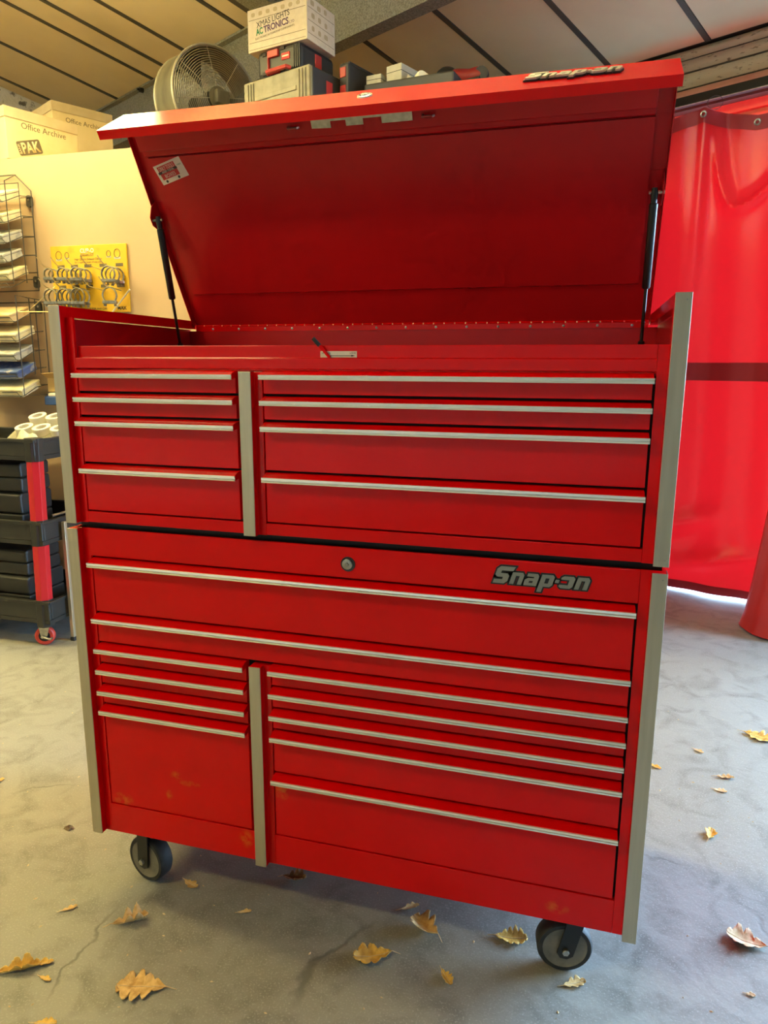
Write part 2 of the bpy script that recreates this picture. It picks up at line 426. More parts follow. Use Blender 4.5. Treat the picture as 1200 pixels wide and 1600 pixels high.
# gable wall (left), partition that carries the storage deck, eaves wall with the doorway
struct(obj('wall_left', us_box(ULEFT - 0.2, FRONT_S, 0, ULEFT, EAVE, 4.95), M['rough_wall']))
struct(obj('wall_right', us_box(ULEFT, EAVE, 0, DOOR0, EAVE + 0.2, 3.35), M['plain_wall']))
struct(obj('wall_right', us_box(DOOR1, EAVE, 0, URIGHT, EAVE + 0.2, 3.35), M['plain_wall']))
struct(obj('wall_far', us_box(URIGHT, FRONT_S, 0, URIGHT + 0.2, EAVE, 5.1), M['plain_wall']))
struct(obj('wall_front', us_box(ULEFT, FRONT_S - 0.2, 0, URIGHT, FRONT_S, 4.95), M['pale_wall']))
WALL_Y, DECK = 2.0, 2.458
struct(obj('wall_back', MB().box(-4.70, WALL_Y, 0, 1.25, WALL_Y + 0.05, DECK), M['cream_wall']))
struct(obj('wall_partition', MB().box(1.20, WALL_Y + 0.05, 0, 1.25, 3.72, DECK - 0.06), M['cream_wall']))
struct(obj('floor_mezzanine', MB().prism([(-4.6, WALL_Y + 0.05), (1.25, WALL_Y + 0.05), (1.25, 3.72), (-2.3, 5.66), (-2.9, 5.3)], DECK - 0.06, DECK - 0.0005), M['kraft_card']))

# roof steel
beam = thing('roof_beam', 'grey painted steel roof beam crossing under the ceiling boards', 'beam', US(-2.0, 2.4, 3.18), w=True)
zb = 3.18
def usprism(poly, u0, u1):
    return MB().prism(poly, u0, u1, fn=lambda s, z, u: US(u, s, z))
obj('bottom_flange', usprism([(2.35, zb), (2.45, zb), (2.45, zb + 0.014), (2.35, zb + 0.014)], ULEFT, URIGHT), M['beam_paint'], beam)
obj('web', usprism([(2.385, zb + 0.014), (2.405, zb + 0.014), (2.405, roof_z(2.405) - 0.016), (2.385, roof_z(2.385) - 0.016)], ULEFT, URIGHT), M['beam_paint'], beam)
obj('top_flange', usprism([(2.35, roof_z(2.35) - 0.016), (2.45, roof_z(2.45) - 0.016), (2.45, roof_z(2.45) - 0.002), (2.35, roof_z(2.35) - 0.002)], ULEFT, URIGHT), M['beam_paint'], beam)
for u in (-3.9, -3.35, -2.85):
    obj('bolt', MB().lathe([(0.018, 0), (0.018, 0.03), (0.008, 0.03), (0.008, 0.05)], 8, US(u, 2.345, roof_z(2.35) - 0.05), -SV), M['black_metal'], beam)
raf = thing('roof_rafter', 'short speckled steel rafter meeting the roof beam above the white carton', 'beam', US(-2.24, 2.0, 3.3), w=True)
obj('rafter_body', roof_box(-2.20, -2.03, -1.0, 2.345, 0.002, 0.10), M['beam_paint'], raf)
obj('rafter_flange', roof_box(-2.245, -2.202, -1.0, 2.345, 0.075, 0.098), M['ceiling_strip'], raf)

# roller shutter rolled up over the doorway
sh = thing('roller_shutter', 'cream ribbed roller shutter rolled up above the red curtain', 'shutter', US(0.6, EAVE, 2.9), w=True)
def slat(z0, z1, bulge=0.022):
    n = 8; f = [(EAVE - 0.005 - bulge * math.sin(PI * k / n), z0 + (z1 - z0) * k / n) for k in range(n + 1)]
    return f + [(EAVE + 0.03, z1), (EAVE + 0.03, z0)]
for z0, z1 in ((3.163, 3.212), (3.094, 3.156), (3.003, 3.082)):
    obj('slat', usprism(slat(z0, z1, 0.014), DOOR0, DOOR1), M['shutter_cream'], sh, smooth=True)
for z0, z1 in ((3.156, 3.163), (3.082, 3.094), (2.994, 3.003)):
    obj('joint', usprism([(EAVE + 0.002, z0), (EAVE + 0.03, z0), (EAVE + 0.03, z1), (EAVE + 0.002, z1)], DOOR0, DOOR1), M['ceiling_strip'], sh)
obj('bottom_bar', usprism(slat(2.935, 2.994, 0.02), DOOR0, DOOR1), M['cream_red_glow'], sh, smooth=True)
obj('back_plate', usprism([(EAVE + 0.032, 2.895), (EAVE + 0.1, 2.895), (EAVE + 0.1, 3.21), (EAVE + 0.032, 3.21)], DOOR0, DOOR1), M['ceiling_strip'], sh)
rail = thing('curtain_rail', 'black steel curtain rail under the roller shutter', 'rail', US(0.6, 3.85, 2.885), w=True)
obj('track', usprism([(3.835, 2.888), (3.885, 2.888), (3.885, 2.934), (3.835, 2.934)], DOOR0, DOOR1), M['black_metal'], rail)
obj('lip', usprism([(3.835, 2.884), (3.842, 2.884), (3.842, 2.888), (3.835, 2.888)], DOOR0, DOOR1), M['zinc'], rail)
lin = thing('door_lintel', 'steel channel behind the top of the curtain, red curtain glow put into its colour', 'lintel', US(0.6, 4.05, 2.7), w=True)
obj('channel', usprism([(4.02, 2.76), (4.10, 2.76), (4.10, 2.90), (4.02, 2.90), (4.02, 2.845), (4.05, 2.845), (4.05, 2.815), (4.02, 2.815)], DOOR0, DOOR1), M['cream_red_glow'], lin)

# red PVC curtain: s(u,z) with soft folds, a V-shaped drape under the slack eyelet and puckers at the foot
def bump1(x): return math.exp(-x * x)
def drape(t): return 2.78 - 0.52 * (1 - abs((t - 0.30) / (0.30 if t < 0.30 else 0.70)) ** 1.9)
def cs(u, z):
    s = 3.76 + 0.018 * math.sin(u * 9.0 + 0.6) + 0.010 * math.sin(u * 21 + z * 0.7)
    t = (u + 0.06) / 0.62
    if 0 < t < 1:
        win = min(1, t / 0.12, (1 - t) / 0.12)                                    # drape hanging between the two hung eyelets
        zc = drape(t); sl = (drape(t + 0.01) - drape(t - 0.01)) / (0.02 * 0.62)
        d = (z - zc) / math.sqrt(1 + sl * sl)
        s -= 0.030 * win * bump1(d / 0.028)
        if d > 0: s += 0.028 * win * min(1, d / 0.10)
    s -= 0.03 * bump1((u + 0.075) / 0.03) * max(0, (z - 1.7) / 1.1)
    s -= 0.045 * bump1((z - 0.42 - 0.35 * (u + 0.05)) / 0.07) * bump1((u + 0.02) / 0.22)
    s -= 0.05 * bump1((z - 0.20 - 0.25 * (u - 0.1)) / 0.06) * bump1((u - 0.16) / 0.26)
    s -= 0.05 * max(0, 1 - z / 0.5) * math.sin(u * 7 + 1)
    return s
def ctop(u):
    d = min(abs(u + 0.084), abs(u + 0.62), *[abs(u - q) for q in (0.50, 0.80, 1.10, 1.40, 1.70)])
    return 2.815 - 0.085 * min(1, d / 0.27) ** 0.8 * (1 if u > -0.084 else 0.35)
def cbot(u): return 0.013 + 0.006 * math.sin(u * 5)
def curtain_grid(nu, nv, u0, u1, lo, hi, off):
    def fn(i, j):
        u = u0 + (u1 - u0) * i; a, b = lo(u), hi(u); z = a + (b - a) * j
        return US(u, cs(u, z) + off, z)
    return MB().grid(nu, nv, fn)
cur = thing('red_curtain', 'large red plastic curtain hanging across the doorway right of the tool chest', 'curtain', US(0.0, 3.76, 0.03), w=True)
CU0, CU1 = -0.60, 1.60
obj('sheet', curtain_grid(190, 150, CU0, CU1, cbot, ctop, 0), M['red_pvc'], cur, smooth=True)
obj('top_hem', curtain_grid(190, 6, CU0, CU1, lambda u: ctop(u) - 0.075, lambda u: ctop(u) + 0.002, -0.004), M['curtain_band'], cur, smooth=True)
obj('band', curtain_grid(190, 4, CU0, CU1, lambda u: 1.303, lambda u: 1.408, -0.003), M['curtain_band'], cur, smooth=True, label='darker red welded band across the curtain')
obj('bottom_hem', curtain_grid(190, 4, CU0, CU1, lambda u: cbot(u) - 0.001, lambda u: cbot(u) + 0.05, -0.003), M['curtain_band'], cur, smooth=True)
for u in (-0.36, -0.084, 0.188, 0.50, 0.80, 1.10, 1.40):
    z = ctop(u) - 0.035
    ring = [US(u + 0.014 * math.cos(a), cs(u, z) - 0.007, z + 0.014 * math.sin(a)) for a in [2 * PI * k / 18 for k in range(18)]]
    obj('eyelet', MB().tube(ring, 0.005, 6, True), M['zinc'], cur, smooth=True)
for u in (-0.36, -0.084, 0.50, 0.80, 1.10, 1.40):
    z = ctop(u) + 0.035
    ring = [US(u + 0.03 + 0.036 * math.cos(a), 3.80 + 0.02 * math.cos(a), z + 0.036 * math.sin(a)) for a in [2 * PI * k / 24 for k in range(24)]]
    obj('hanging_ring', MB().tube(ring, 0.0016, 6, True), M['wire_black'], cur, smooth=True)

# gathered curtain bunched at the door post
rc = thing('gathered_curtain', 'bunched red curtain flaring out to the floor at the right edge', 'curtain', (2.27, 2.62, 0), w=True)
def bunch(r0, r1, z0, z1, nz, fold):
    def fn(i, j):
        a = 2 * PI * i; z = z0 + (z1 - z0) * j
        r = (r0 + (r1 - r0) * j ** 0.6) * (1 + fold * math.sin(a * 7 + 2 * j) + 0.02 * math.sin(a * 3))
        return (2.275 + 0.10 * j + r * math.cos(a), 2.63 + 0.03 * j + r * math.sin(a), z)
    return MB().grid(64, nz, fn)
obj('folds', bunch(0.205, 0.075, 0.012, 2.85, 40, 0.02), M['pvc_roll'], rc, smooth=True)
def side_sheet(i, j):
    x = 2.33 + 0.60 * i; z = 0.02 + 2.8 * j
    return (x, 2.62 - 0.06 * i + 0.03 * math.sin(11 * i + 0.5 * j), z)
obj('sheet', MB().grid(50, 30, side_sheet), M['red_pvc'], rc, smooth=True)
obj('hem', bunch(0.208, 0.2065, 0.010, 0.062, 3, 0.02), M['pvc_roll'], rc, smooth=True)

# warm panel lamps, the second added as fill, all above or behind the picture; the first lights the partition and glints on the lid
def panel_lamp(label, x0, x1, y0, y1, z, k):
    lamp = thing('ceiling_lamp', label, 'lamp', ((x0 + x1) / 2, (y0 + y1) / 2, z), w=True, group='warm panel lamps')
    obj('housing', MB().box(x0, y0, z + 0.005, x1, y1, z + 0.05), M['lamp_white'], lamp, bevel=0.004)
    obj('diffuser', MB().box(x0 + 0.02, y0 + 0.02, z - 0.002, x1 - 0.02, y1 - 0.02, z + 0.0045), M['lamp_' + k], lamp)
    if k in ('wall', 'floor'):
        obj('added_ceiling_glow', MB().box(x0 + 0.02, y0 + 0.02, z + 0.0505, x1 - 0.02, y1 - 0.02, z + 0.058), M['lamp_up'], lamp)  # glowing top plate added to brighten the ceiling boards
    for x in (x0 + 0.25, x1 - 0.25):
        y = (y0 + y1) / 2
        obj('hanger', MB().tube([(x, y, z + 0.0585), (x, y, roof_z(Vector((x, y, 0)).dot(SV)) - 0.001)], 0.004, 6), M['wire_black'], lamp)
panel_lamp('warm panel lamp hung in front of the partition wall', -2.12, -0.86, 1.30, 1.62, 3.10, 'wall')
panel_lamp('added warm fill lamp over the floor left of the cabinet', -3.70, -2.40, 0.25, 0.57, 3.30, 'floor')  # unseen lamp added to warm and brighten the left floor
panel_lamp('warm panel lamp hung over the open lid of the tool chest', -0.30, 0.96, 0.72, 1.04, 3.25, 'lid')
panel_lamp('warm panel lamp hung above the photographer', -2.10, -0.80, -2.25, -1.93, 3.45, 'back')

# ================================================================== roll cabinet and tool chest
W = 1.37
TW = 0.028          # width of the steel corner strips
FY = 0.019          # plane of the drawer fronts
DEPTH = 0.607
def mx(poly, right):
    return [(W - x, y) for x, y in poly][::-1] if right else poly
def drawer(parent, x0, x1, zb, hb, ht):
    """one drawer front with its folded finger pull; hb, ht: bottom and top of the bright strip"""
    prof = [(FY, zb), (FY, hb + 0.004), (0.012, hb + 0.0025), (0.002, hb + 0.0008), (-0.0022, hb + 0.0008), (-0.0022, ht + 0.0006),
            (0.000, ht + 0.0016), (0.015, ht + 0.0072), (0.021, ht + 0.0085), (0.038, ht + 0.0085), (0.038, zb)]
    d = obj('drawer', MB().prism(prof, x0, x1, 'x'), M['red_paint'], parent, bevel=0.0008)
    hp = [(-0.0022, hb), (-0.0046, hb + 0.0006), (-0.0054, hb + 0.0042), (-0.0030, hb + 0.0050), (-0.0030, hb + 0.0060), (-0.0054, hb + 0.0068), (-0.0048, ht - 0.0004), (-0.0022, ht + 0.0004)]
    obj('handle', MB().prism(hp, x0 - 0.001, x1 + 0.001, 'x'), M['chrome'], d, label='bright ribbed metal pull strip')
    return d
def drawers(parent, x0, x1, hs, zbot):
    """hs: list of (top, bottom) of the bright strips from the top down"""
    for i, (ht, hb) in enumerate(hs):
        zb = (hs[i + 1][0] + 0.0085 + 0.0055) if i + 1 < len(hs) else zbot
        drawer(parent, x0, x1, zb, hb, ht)
def corner(parent, right, z0, z1, zs=None):
    post = [(0.0008, 0.0026), (TW, 0.0026), (TW, 0.026), (0.008, 0.026), (0.008, 0.05), (0.0008, 0.05)]
    obj('corner_post', MB().prism(mx(post, right), z0, z1), M['red_paint'], parent, bevel=0.0008)
    obj('face_strip', MB().prism(mx([(TW + 0.0002, FY), (0.0482, FY), (0.0482, 0.026), (TW + 0.0002, 0.026)], right), z0, zs or z1), M['red_paint'], parent)
    strip = [(-0.0006, 0.0), (TW + 0.0003, 0.0), (TW + 0.0003, 0.0024), (0.0006, 0.0024), (0.0006, 0.03), (-0.0006, 0.03)]
    t = obj('corner_trim', MB().prism(mx(strip, right), z0 - 0.0005, z1 + 0.0005), M['steel_trim'], parent, bevel=0.0006)
    for z in (z0 + 0.012, z1 - 0.012):
        x = W - 0.008 if right else 0.008
        obj('rivet', MB().lathe([(0.0016, 0), (0.0012, 0.0007), (0.0003, 0.0009)], 8, (x, 0.0, z), (0, -1, 0)), M['zinc'], t)
def middle(parent, z0, z1):
    post = [(0.4735, 0.0026), (0.502, 0.0026), (0.502, FY), (0.5205, FY), (0.5205, 0.036), (0.4735, 0.036)]
    obj('middle_post', MB().prism(post, z0, z1), M['red_paint'], parent, bevel=0.0008)
    obj('middle_trim', MB().prism([(0.4733, 0.0), (0.5022, 0.0), (0.5022, 0.0024), (0.4733, 0.0024)], z0, z1), M['steel_trim'], parent, bevel=0.0006)

# ---- lower: roll cabinet
rcab = thing('roll_cabinet', 'red wheeled tool cabinet with eleven drawers standing on the concrete floor', 'cabinet', (0, 0, 0))
Z0, Z1 = 0.162, 0.9915
corner(rcab, False, Z0, Z1); corner(rcab, True, Z0, Z1)
middle(rcab, 0.1615, 0.690)
obj('side_panel', MB().box(0.0008, 0.05, Z0 + 0.002, 0.006, DEPTH, Z1 - 0.004), M['red_paint'], rcab)
obj('side_panel', MB().box(W - 0.006, 0.05, Z0 + 0.002, W - 0.0008, DEPTH, Z1 - 0.004), M['red_paint'], rcab)
obj('back_panel', MB().box(0.006, DEPTH - 0.006, Z0 + 0.002, W - 0.006, DEPTH, Z1 - 0.004), M['red_paint'], rcab)
obj('bottom_panel', MB().box(0.006, 0.045, Z0 + 0.002, W - 0.006, DEPTH - 0.006, Z0 + 0.010), M['red_paint'], rcab)
obj('top_panel', MB().box(0.008, 0.0265, 0.972, W - 0.008, DEPTH - 0.006, 0.980), M['black_rubber'], rcab, label='black rubber lined top of the roll cabinet')
obj('inner_frame', MB().box(0.0082, 0.0385, Z0 + 0.012, W - 0.0082, 0.044, 0.970), M['dark_inside'], rcab)
obj('top_rail', MB().box(0.0484, 0.0175, 0.9225, 1.3216, 0.026, 0.9915), M['red_paint'], rcab, bevel=0.001)
obj('bottom_rail', MB().box(0.0484, 0.0185, Z0, 0.4733, 0.036, 0.2435), M['red_paint'], rcab, bevel=0.001)
obj('bottom_rail', MB().box(0.5207, 0.0185, Z0, 1.3216, 0.036, 0.2435), M['red_paint'], rcab, bevel=0.001)
drawers(rcab, 0.0515, 1.3170, [(0.909, 0.8975)], 0.7655 + 0.014)
drawers(rcab, 0.0515, 1.3170, [(0.7655, 0.7540)], 0.6860 + 0.014)
drawers(rcab, 0.0515, 0.4575, [(0.6860, 0.6745), (0.6300, 0.6185), (0.5735, 0.5620), (0.5190, 0.5075)], 0.2475)
drawers(rcab, 0.5235, 1.3170, [(0.6860, 0.6745), (0.6290, 0.6175), (0.5735, 0.5620), (0.5180, 0.5065), (0.4050, 0.3935)], 0.2475)
lk = obj('lock', MB().lathe([(0.0165, 0.0), (0.0165, 0.0022), (0.0125, 0.0018)], 28, (0.715, 0.0174, 0.955), (0, -1, 0)), M['badge_black'], rcab, smooth=True, label='round key lock in the top rail')
obj('lock_cylinder', MB().lathe([(0.0118, 0.0), (0.0118, 0.004), (0.0105, 0.0048), (0.0042, 0.0048), (0.0042, 0.003)], 28, (0.714, 0.0168, 0.955), (0, -1, 0)), M['zinc'], lk, smooth=True)
obj('key_barrel', MB().lathe([(0.0036, 0.0), (0.0036, 0.0052), (0.0030, 0.0056)], 16, (0.714, 0.0162, 0.955), (0, -1, 0)), M['zinc'], lk, smooth=True)

def badge(parent, org, xd, yd, width, raised, rim, back_mat, front_mat, sub):
    """maker's name in slanted heavy capitals: dark keyline with silver letters on it"""
    xd = Vector(xd).normalized(); yd = Vector(yd).normalized(); zd = xd.cross(yd); org = Vector(org)
    parts = [('S', 0.0, 0.30, 1.22, 0.06), ('nap-on', 0.0, 0.0, 1.0, 0.0)]
    # letter shapes on a unit grid (x to the right, y up), x-height 0.68, capital 1.0
    def sl(pts): return [(x + 0.30 * y, y) for x, y in pts]
    L = [
        sl([(0,0),(0.62,0),(0.78,0.16),(0.78,0.46),(0.66,0.60),(0.28,0.60),(0.28,0.76),(0.92,0.76),(0.98,1.0),(0.16,1.0),(0,0.84),(0,0.50),(0.12,0.38),(0.46,0.38),(0.46,0.24),(0,0.24)]),
        sl([(0.92,0),(1.16,0),(1.16,0.50),(1.36,0.50),(1.36,0),(1.60,0),(1.60,0.56),(1.48,0.70),(0.92,0.70)]),
        sl([(1.72,0),(2.42,0),(2.42,0.56),(2.30,0.70),(1.76,0.70),(1.76,0.52),(2.16,0.52),(2.16,0.44),(1.84,0.44),(1.70,0.32),(1.70,0.10)]),
        sl([(2.54,-0.32),(2.80,-0.32),(2.80,0),(3.14,0),(3.26,0.12),(3.26,0.58),(3.14,0.70),(2.54,0.70)]),
        sl([(3.34,0.28),(3.56,0.28),(3.56,0.46),(3.34,0.46)]),
        sl([(3.62,0.10),(3.74,0),(4.24,0),(4.36,0.12),(4.36,0.58),(4.24,0.70),(3.74,0.70),(3.62,0.60),(3.62,0.50),(3.90,0.50),(4.08,0.50),(4.08,0.20),(3.90,0.20),(3.62,0.20)]),
        sl([(4.48,0),(4.72,0),(4.72,0.50),(4.92,0.50),(4.92,0),(5.16,0),(5.16,0.56),(5.04,0.70),(4.48,0.70)]),
    ]
    holes = {2: sl([(1.96,0.16),(2.16,0.16),(2.16,0.28),(1.96,0.28)]), 3: sl([(2.80,0.20),(3.00,0.20),(3.00,0.50),(2.80,0.50)])}
    k = width / 5.38
    def grow(pts, d):
        n = len(pts); out = []
        area = sum(pts[i][0] * pts[(i + 1) % n][1] - pts[(i + 1) % n][0] * pts[i][1] for i in range(n))
        sg = 1 if area > 0 else -1
        for i in range(n):
            a, b, c = Vector(pts[i - 1]), Vector(pts[i]), Vector(pts[(i + 1) % n])
            e1, e2 = (b - a).normalized(), (c - b).normalized()
            n1, n2 = Vector((e1.y, -e1.x)) * sg, Vector((e2.y, -e2.x)) * sg
            q = n1 + n2; den = max(0.35, 1 + n1.dot(n2))
            out.append(tuple(b + q * (d / den)))
        return out
    def P(a, b, c): return org + xd * ((a - 2.69) * k) + yd * ((b - 0.35) * k) + zd * c
    mb = MB()
    for p in L: mb.prism(grow(p, rim), -0.0004, raised * 0.45, fn=P)
    base = obj('badge', mb, back_mat, parent, label='maker badge with dark outline')
    ml = MB()
    for p in L: ml.prism(p, raised * 0.46, raised, fn=P)
    up = parent if sub else base
    obj('badge_lettering', ml, front_mat, up, label='silver slanted badge letters')
    mh = MB()
    for p in holes.values(): mh.prism(p, raised * 0.9, raised * 1.02, fn=P)
    obj('badge_counter', mh, back_mat, up)
badge(rcab, (1.1315, 0.0172, 0.9545), (1, 0, 0), (0, 0, 1), 0.197, 0.0022, 0.09, M['badge_black'], M['badge_silver'], False)

# swivel casters
def caster(x, y, turn, sway):
    R = 0.0635
    c = Vector((x, y, R)); ax = Vector((math.sin(turn), -math.cos(turn), 0)); sd = Vector((math.cos(turn), math.sin(turn), 0))
    top = Z0 + 0.0015
    def P(a, b, h): return c + sd * a + Vector((0, 0, b)) + ax * h
    fk = MB()
    arm = [(-0.019, -0.006), (-0.012, -0.019), (0.004, -0.022), (0.018, -0.014), (0.020 + sway, top - R), (-0.020 + sway, top - R)]
    fk.prism(arm, 0.026, 0.030, fn=P); fk.prism(arm, -0.030, -0.026, fn=P)
    f = obj('caster', fk, M['black_metal'], rcab, bevel=0.001, label='black steel swivel fork')
    obj('mount_plate', MB().prism([(-0.045 + sway, -0.035), (0.045 + sway, -0.035), (0.045 + sway, 0.035), (-0.045 + sway, 0.035)], top - 0.010, top - 0.0004, fn=lambda a, b, h: c + sd * a + ax * b + Vector((0, 0, h - R))), M['black_metal'], f)
    obj('tyre', MB().lathe([(R - 0.012, -0.021), (R - 0.004, -0.021), (R, -0.016), (R, 0.016), (R - 0.004, 0.021), (R - 0.012, 0.021)], 48, c, ax, True), M['black_rubber'], f, smooth=True)
    obj('wheel_disc', MB().lathe([(0.010, -0.022), (0.045, -0.019), (R - 0.0125, -0.021), (R - 0.0125, 0.021), (0.045, 0.019), (0.010, 0.022)], 48, c, ax), M['wheel_grey'], f, smooth=True)
    obj('axle_bolt', MB().lathe([(0.0085, 0.030), (0.0085, 0.036), (0.007, 0.0375), (0.003, 0.0375)], 6, c, ax), M['zinc'], f)
caster(0.122, 0.072, math.radians(-14), 0.004)
caster(1.222, 0.078, math.radians(10), 0.026)
caster(0.122, 0.535, math.radians(20), 0.006)
caster(1.222, 0.535, math.radians(-12), -0.006)

# ---- upper: tool chest
TZ0, TZ1 = 1.006, 1.514
tch = thing('tool_chest', 'red top tool chest with eight drawers and its lid propped open', 'tool chest', (0, 0, 0.980), w=True)
corner(tch, False, TZ0, TZ1, TZ1 - 0.025); corner(tch, True, TZ0, TZ1, 1.4240)
middle(tch, TZ0, 1.369)
for right in (False, True):
    f = (lambda x: W - x) if right else (lambda x: x)
    a, b = sorted((f(0.0008), f(0.006)))
    obj('side_panel', MB().box(a, 0.05, TZ0, b, DEPTH, TZ1 - 0.026), M['red_inside_shade'], tch)
    a, b = sorted((f(0.0008), f(TW - 0.0006)))
    obj('side_rail', MB().box(a, 0.0265, TZ1 - 0.0245, b, DEPTH, TZ1 - 0.0006), M['red_paint'], tch)
obj('base_pan', MB().box(0.0062, 0.045, 0.9805, W - 0.0062, DEPTH - 0.006, 1.020), M['black_metal'], tch)
obj('back_panel', MB().box(0.0062, DEPTH - 0.006, TZ0, W - 0.0062, DEPTH, 1.4835), M['red_inside_shade'], tch)
obj('inner_frame', MB().box(0.0082, 0.0385, 1.022, W - 0.0082, 0.044, 1.362), M['dark_inside'], tch)
obj('tray_floor', MB().box(0.0082, 0.034, 1.366, W - 0.0082, DEPTH - 0.0065, 1.371), M['red_inside_shade'], tch)
obj('bottom_rail', MB().box(0.0484, 0.0185, TZ0 + 0.001, 0.4733, 0.036, 1.0335), M['red_paint'], tch, bevel=0.001)
obj('bottom_rail', MB().box(0.5207, 0.0185, TZ0 + 0.001, 1.3216, 0.036, 1.0335), M['red_paint'], tch, bevel=0.001)
rail_p = [(0.0185, 1.3745), (0.0185, 1.3975), (0.0295, 1.3985), (0.0295, 1.4245), (0.0335, 1.4245), (0.0335, 1.3745)]
obj('front_rail', MB().prism(rail_p, 0.0484, 1.3216, 'x'), M['red_paint'], tch, bevel=0.001)
HU = [(1.3628, 1.3520), (1.3080, 1.2970), (1.2525, 1.2410), (1.1410, 1.1295)]
drawers(tch, 0.0515, 0.4575, HU, 1.0375)
drawers(tch, 0.5235, 1.3170, HU, 1.0375)

# slide lever for the drawer lock with its printed plate
plate = obj('lock_plate', MB().box(0.652, 0.0288, 1.3995, 0.733, 0.0294, 1.4125), M['label_white'], tch, label='cream plate printed with lock arrows')
text('print', 'UNLOCK', M['ink_black'], plate, (0.6655, 0.0287, 1.4085), (1, 0, 0), (0, 0, 1), width=0.020, depth=0.0002)
text('print', 'LOCK', M['ink_black'], plate, (0.7245, 0.0287, 1.4085), (1, 0, 0), (0, 0, 1), width=0.013, depth=0.0002)
obj('arrow', MB().prism([(0.668, 1.4026), (0.721, 1.4026), (0.721, 1.4014), (0.729, 1.4032), (0.721, 1.4050), (0.721, 1.4036), (0.668, 1.4036)], 0.0283, 0.0287, 'y'), M['ink_black'], plate)
lv = obj('lock_lever', MB().tube([(0.674, 0.026, 1.399), (0.661, 0.022, 1.4155), (0.653, 0.020, 1.4245)], 0.0034, 10), M['red_paint'], tch, smooth=True, label='red lock lever')
obj('grip', MB().tube([(0.654, 0.0202, 1.4235), (0.640, 0.018, 1.4385)], 0.0042, 10), M['black_rubber'], lv, smooth=True, label='black rubber lever grip')

# piano hinge along the back
hg = obj('hinge', MB().box(0.030, DEPTH - 0.0082, 1.4825, 1.340, DEPTH - 0.0062, 1.4972), M['red_paint'], tch)
nk = 44
for i in range(nk):
    a = 0.030 + 1.310 * i / nk
    obj('knuckle', MB().tube([(a + 0.0015, DEPTH - 0.0072, 1.4985), (a + 1.310 / nk - 0.0015, DEPTH - 0.0072, 1.4985)], 0.0026, 8), M['red_paint'], hg, smooth=True)
for i in range(15):
    obj('rivet', MB().lathe([(0.0036, 0), (0.0030, 0.0014), (0.0012, 0.0020)], 10, (0.088 + 0.0866 * i, DEPTH - 0.0082, 1.4890), (0, -1, 0)), M['zinc'], hg, smooth=True)

# lid, hinged at the back and open: a runs from hinge to front edge, b from the skin inwards
TH = math.radians(58.66); HY, HZ = DEPTH, 1.4985; LA = 0.591; LB = 0.1362; LX0, LX1 = 0.028, 1.342
PDY, PDZ = -math.cos(TH), math.sin(TH); LDY, LDZ = -math.sin(TH), -math.cos(TH)
def LP(x, a, b): return (x, HY + a * PDY + b * LDY, HZ + a * PDZ + b * LDZ)
def lidbox(x0, x1, a0, a1, b0, b1):
    c = [LP(x, a, b) for b in (b0, b1) for x, a in ((x0, a0), (x1, a0), (x1, a1), (x0, a1))]
    return MB().add(c, [(0,3,2,1),(4,5,6,7),(0,1,5,4),(1,2,6,5),(2,3,7,6),(3,0,4,7)])
t = 0.0016
sec = [(0.004, 0), (LA - 0.003, 0), (LA, 0.003), (LA, LB), (LA - 0.021, LB), (LA - 0.021, LB - t), (LA - t, LB - t), (LA - t, t), (0.004, t)]
lid = obj('lid', MB().prism(sec, LX0, LX1, fn=lambda a, b, x: LP(x, a, b)), M['red_paint'], tch, label='red lid standing open with its inside showing')
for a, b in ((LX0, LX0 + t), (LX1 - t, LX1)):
    obj('side_flange', lidbox(a, b, 0.006, LA - 0.004, t, 0.021), M['red_inside_shade'], lid)
obj('shade_sheet', lidbox(LX0 + t + 0.0002, LX1 - t - 0.0002, 0.006, LA - 0.006, t + 0.0002, t + 0.0008), M['red_inside_shade'], lid, label='inside of the lid, its shade put into a darker red')  # thin sheet added to carry the shaded red
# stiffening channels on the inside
obj('front_channel', MB().prism([(0.487, t), (0.492, 0.012), (0.506, 0.013), (0.508, 0.026), (0.568, 0.026), (0.572, t)], 0.052, 1.306, fn=lambda a, b, x: LP(x, a, b)), M['red_inside_shade'], lid, bevel=0.0015)
obj('centre_panel', MB().prism([(0.104, t + 0.0009), (0.109, 0.009), (0.4865, 0.009), (0.4865, t + 0.0009)], 0.058, 1.306, fn=lambda a, b, x: LP(x, a, b)), M['red_inside_shade'], lid)
# latch plate, guide hooks
lat = [(0.532, 0.5275), (0.580, 0.5255), (0.580, 0.5400), (0.618, 0.5400), (0.618, 0.5270), (0.660, 0.5270), (0.660, 0.5400), (0.705, 0.5400), (0.705, 0.5260), (0.778, 0.5260), (0.778, 0.5620), (0.532, 0.5620)]
obj('latch_plate', MB().prism(lat, 0.0268, 0.0285, fn=lambda x, a, b: LP(x, a, b)), M['zinc'], lid, label='notched zinc latch plate')
for x in (0.486, 0.815):
    obj('guide_hook', MB().tube([LP(x - 0.012, 0.534, 0.026), LP(x - 0.012, 0.534, 0.036), LP(x + 0.012, 0.534, 0.038), LP(x + 0.014, 0.534, 0.033)], 0.0035, 8), M['zinc'], lid, smooth=True)
# lock cup and raised badge on the front lip
lpa = Vector((0, PDY, PDZ)); lpb = Vector((0, LDY, LDZ))
obj('lid_lock', MB().lathe([(0.0175, 0.0), (0.0170, 0.0025), (0.0130, 0.003), (0.0120, 0.0005), (0.0095, 0.0005), (0.0090, 0.005), (0.003, 0.0055)], 28, LP(0.682, LA, 0.058), lpa), M['chrome'], lid, smooth=True, label='chrome lock cup on the lid lip')
badge(lid, LP(1.134, LA + 0.0006, 0.064), (1, 0, 0), -lpb, 0.196, 0.007, 0.07, M['badge_black'], M['badge_bright'], True)
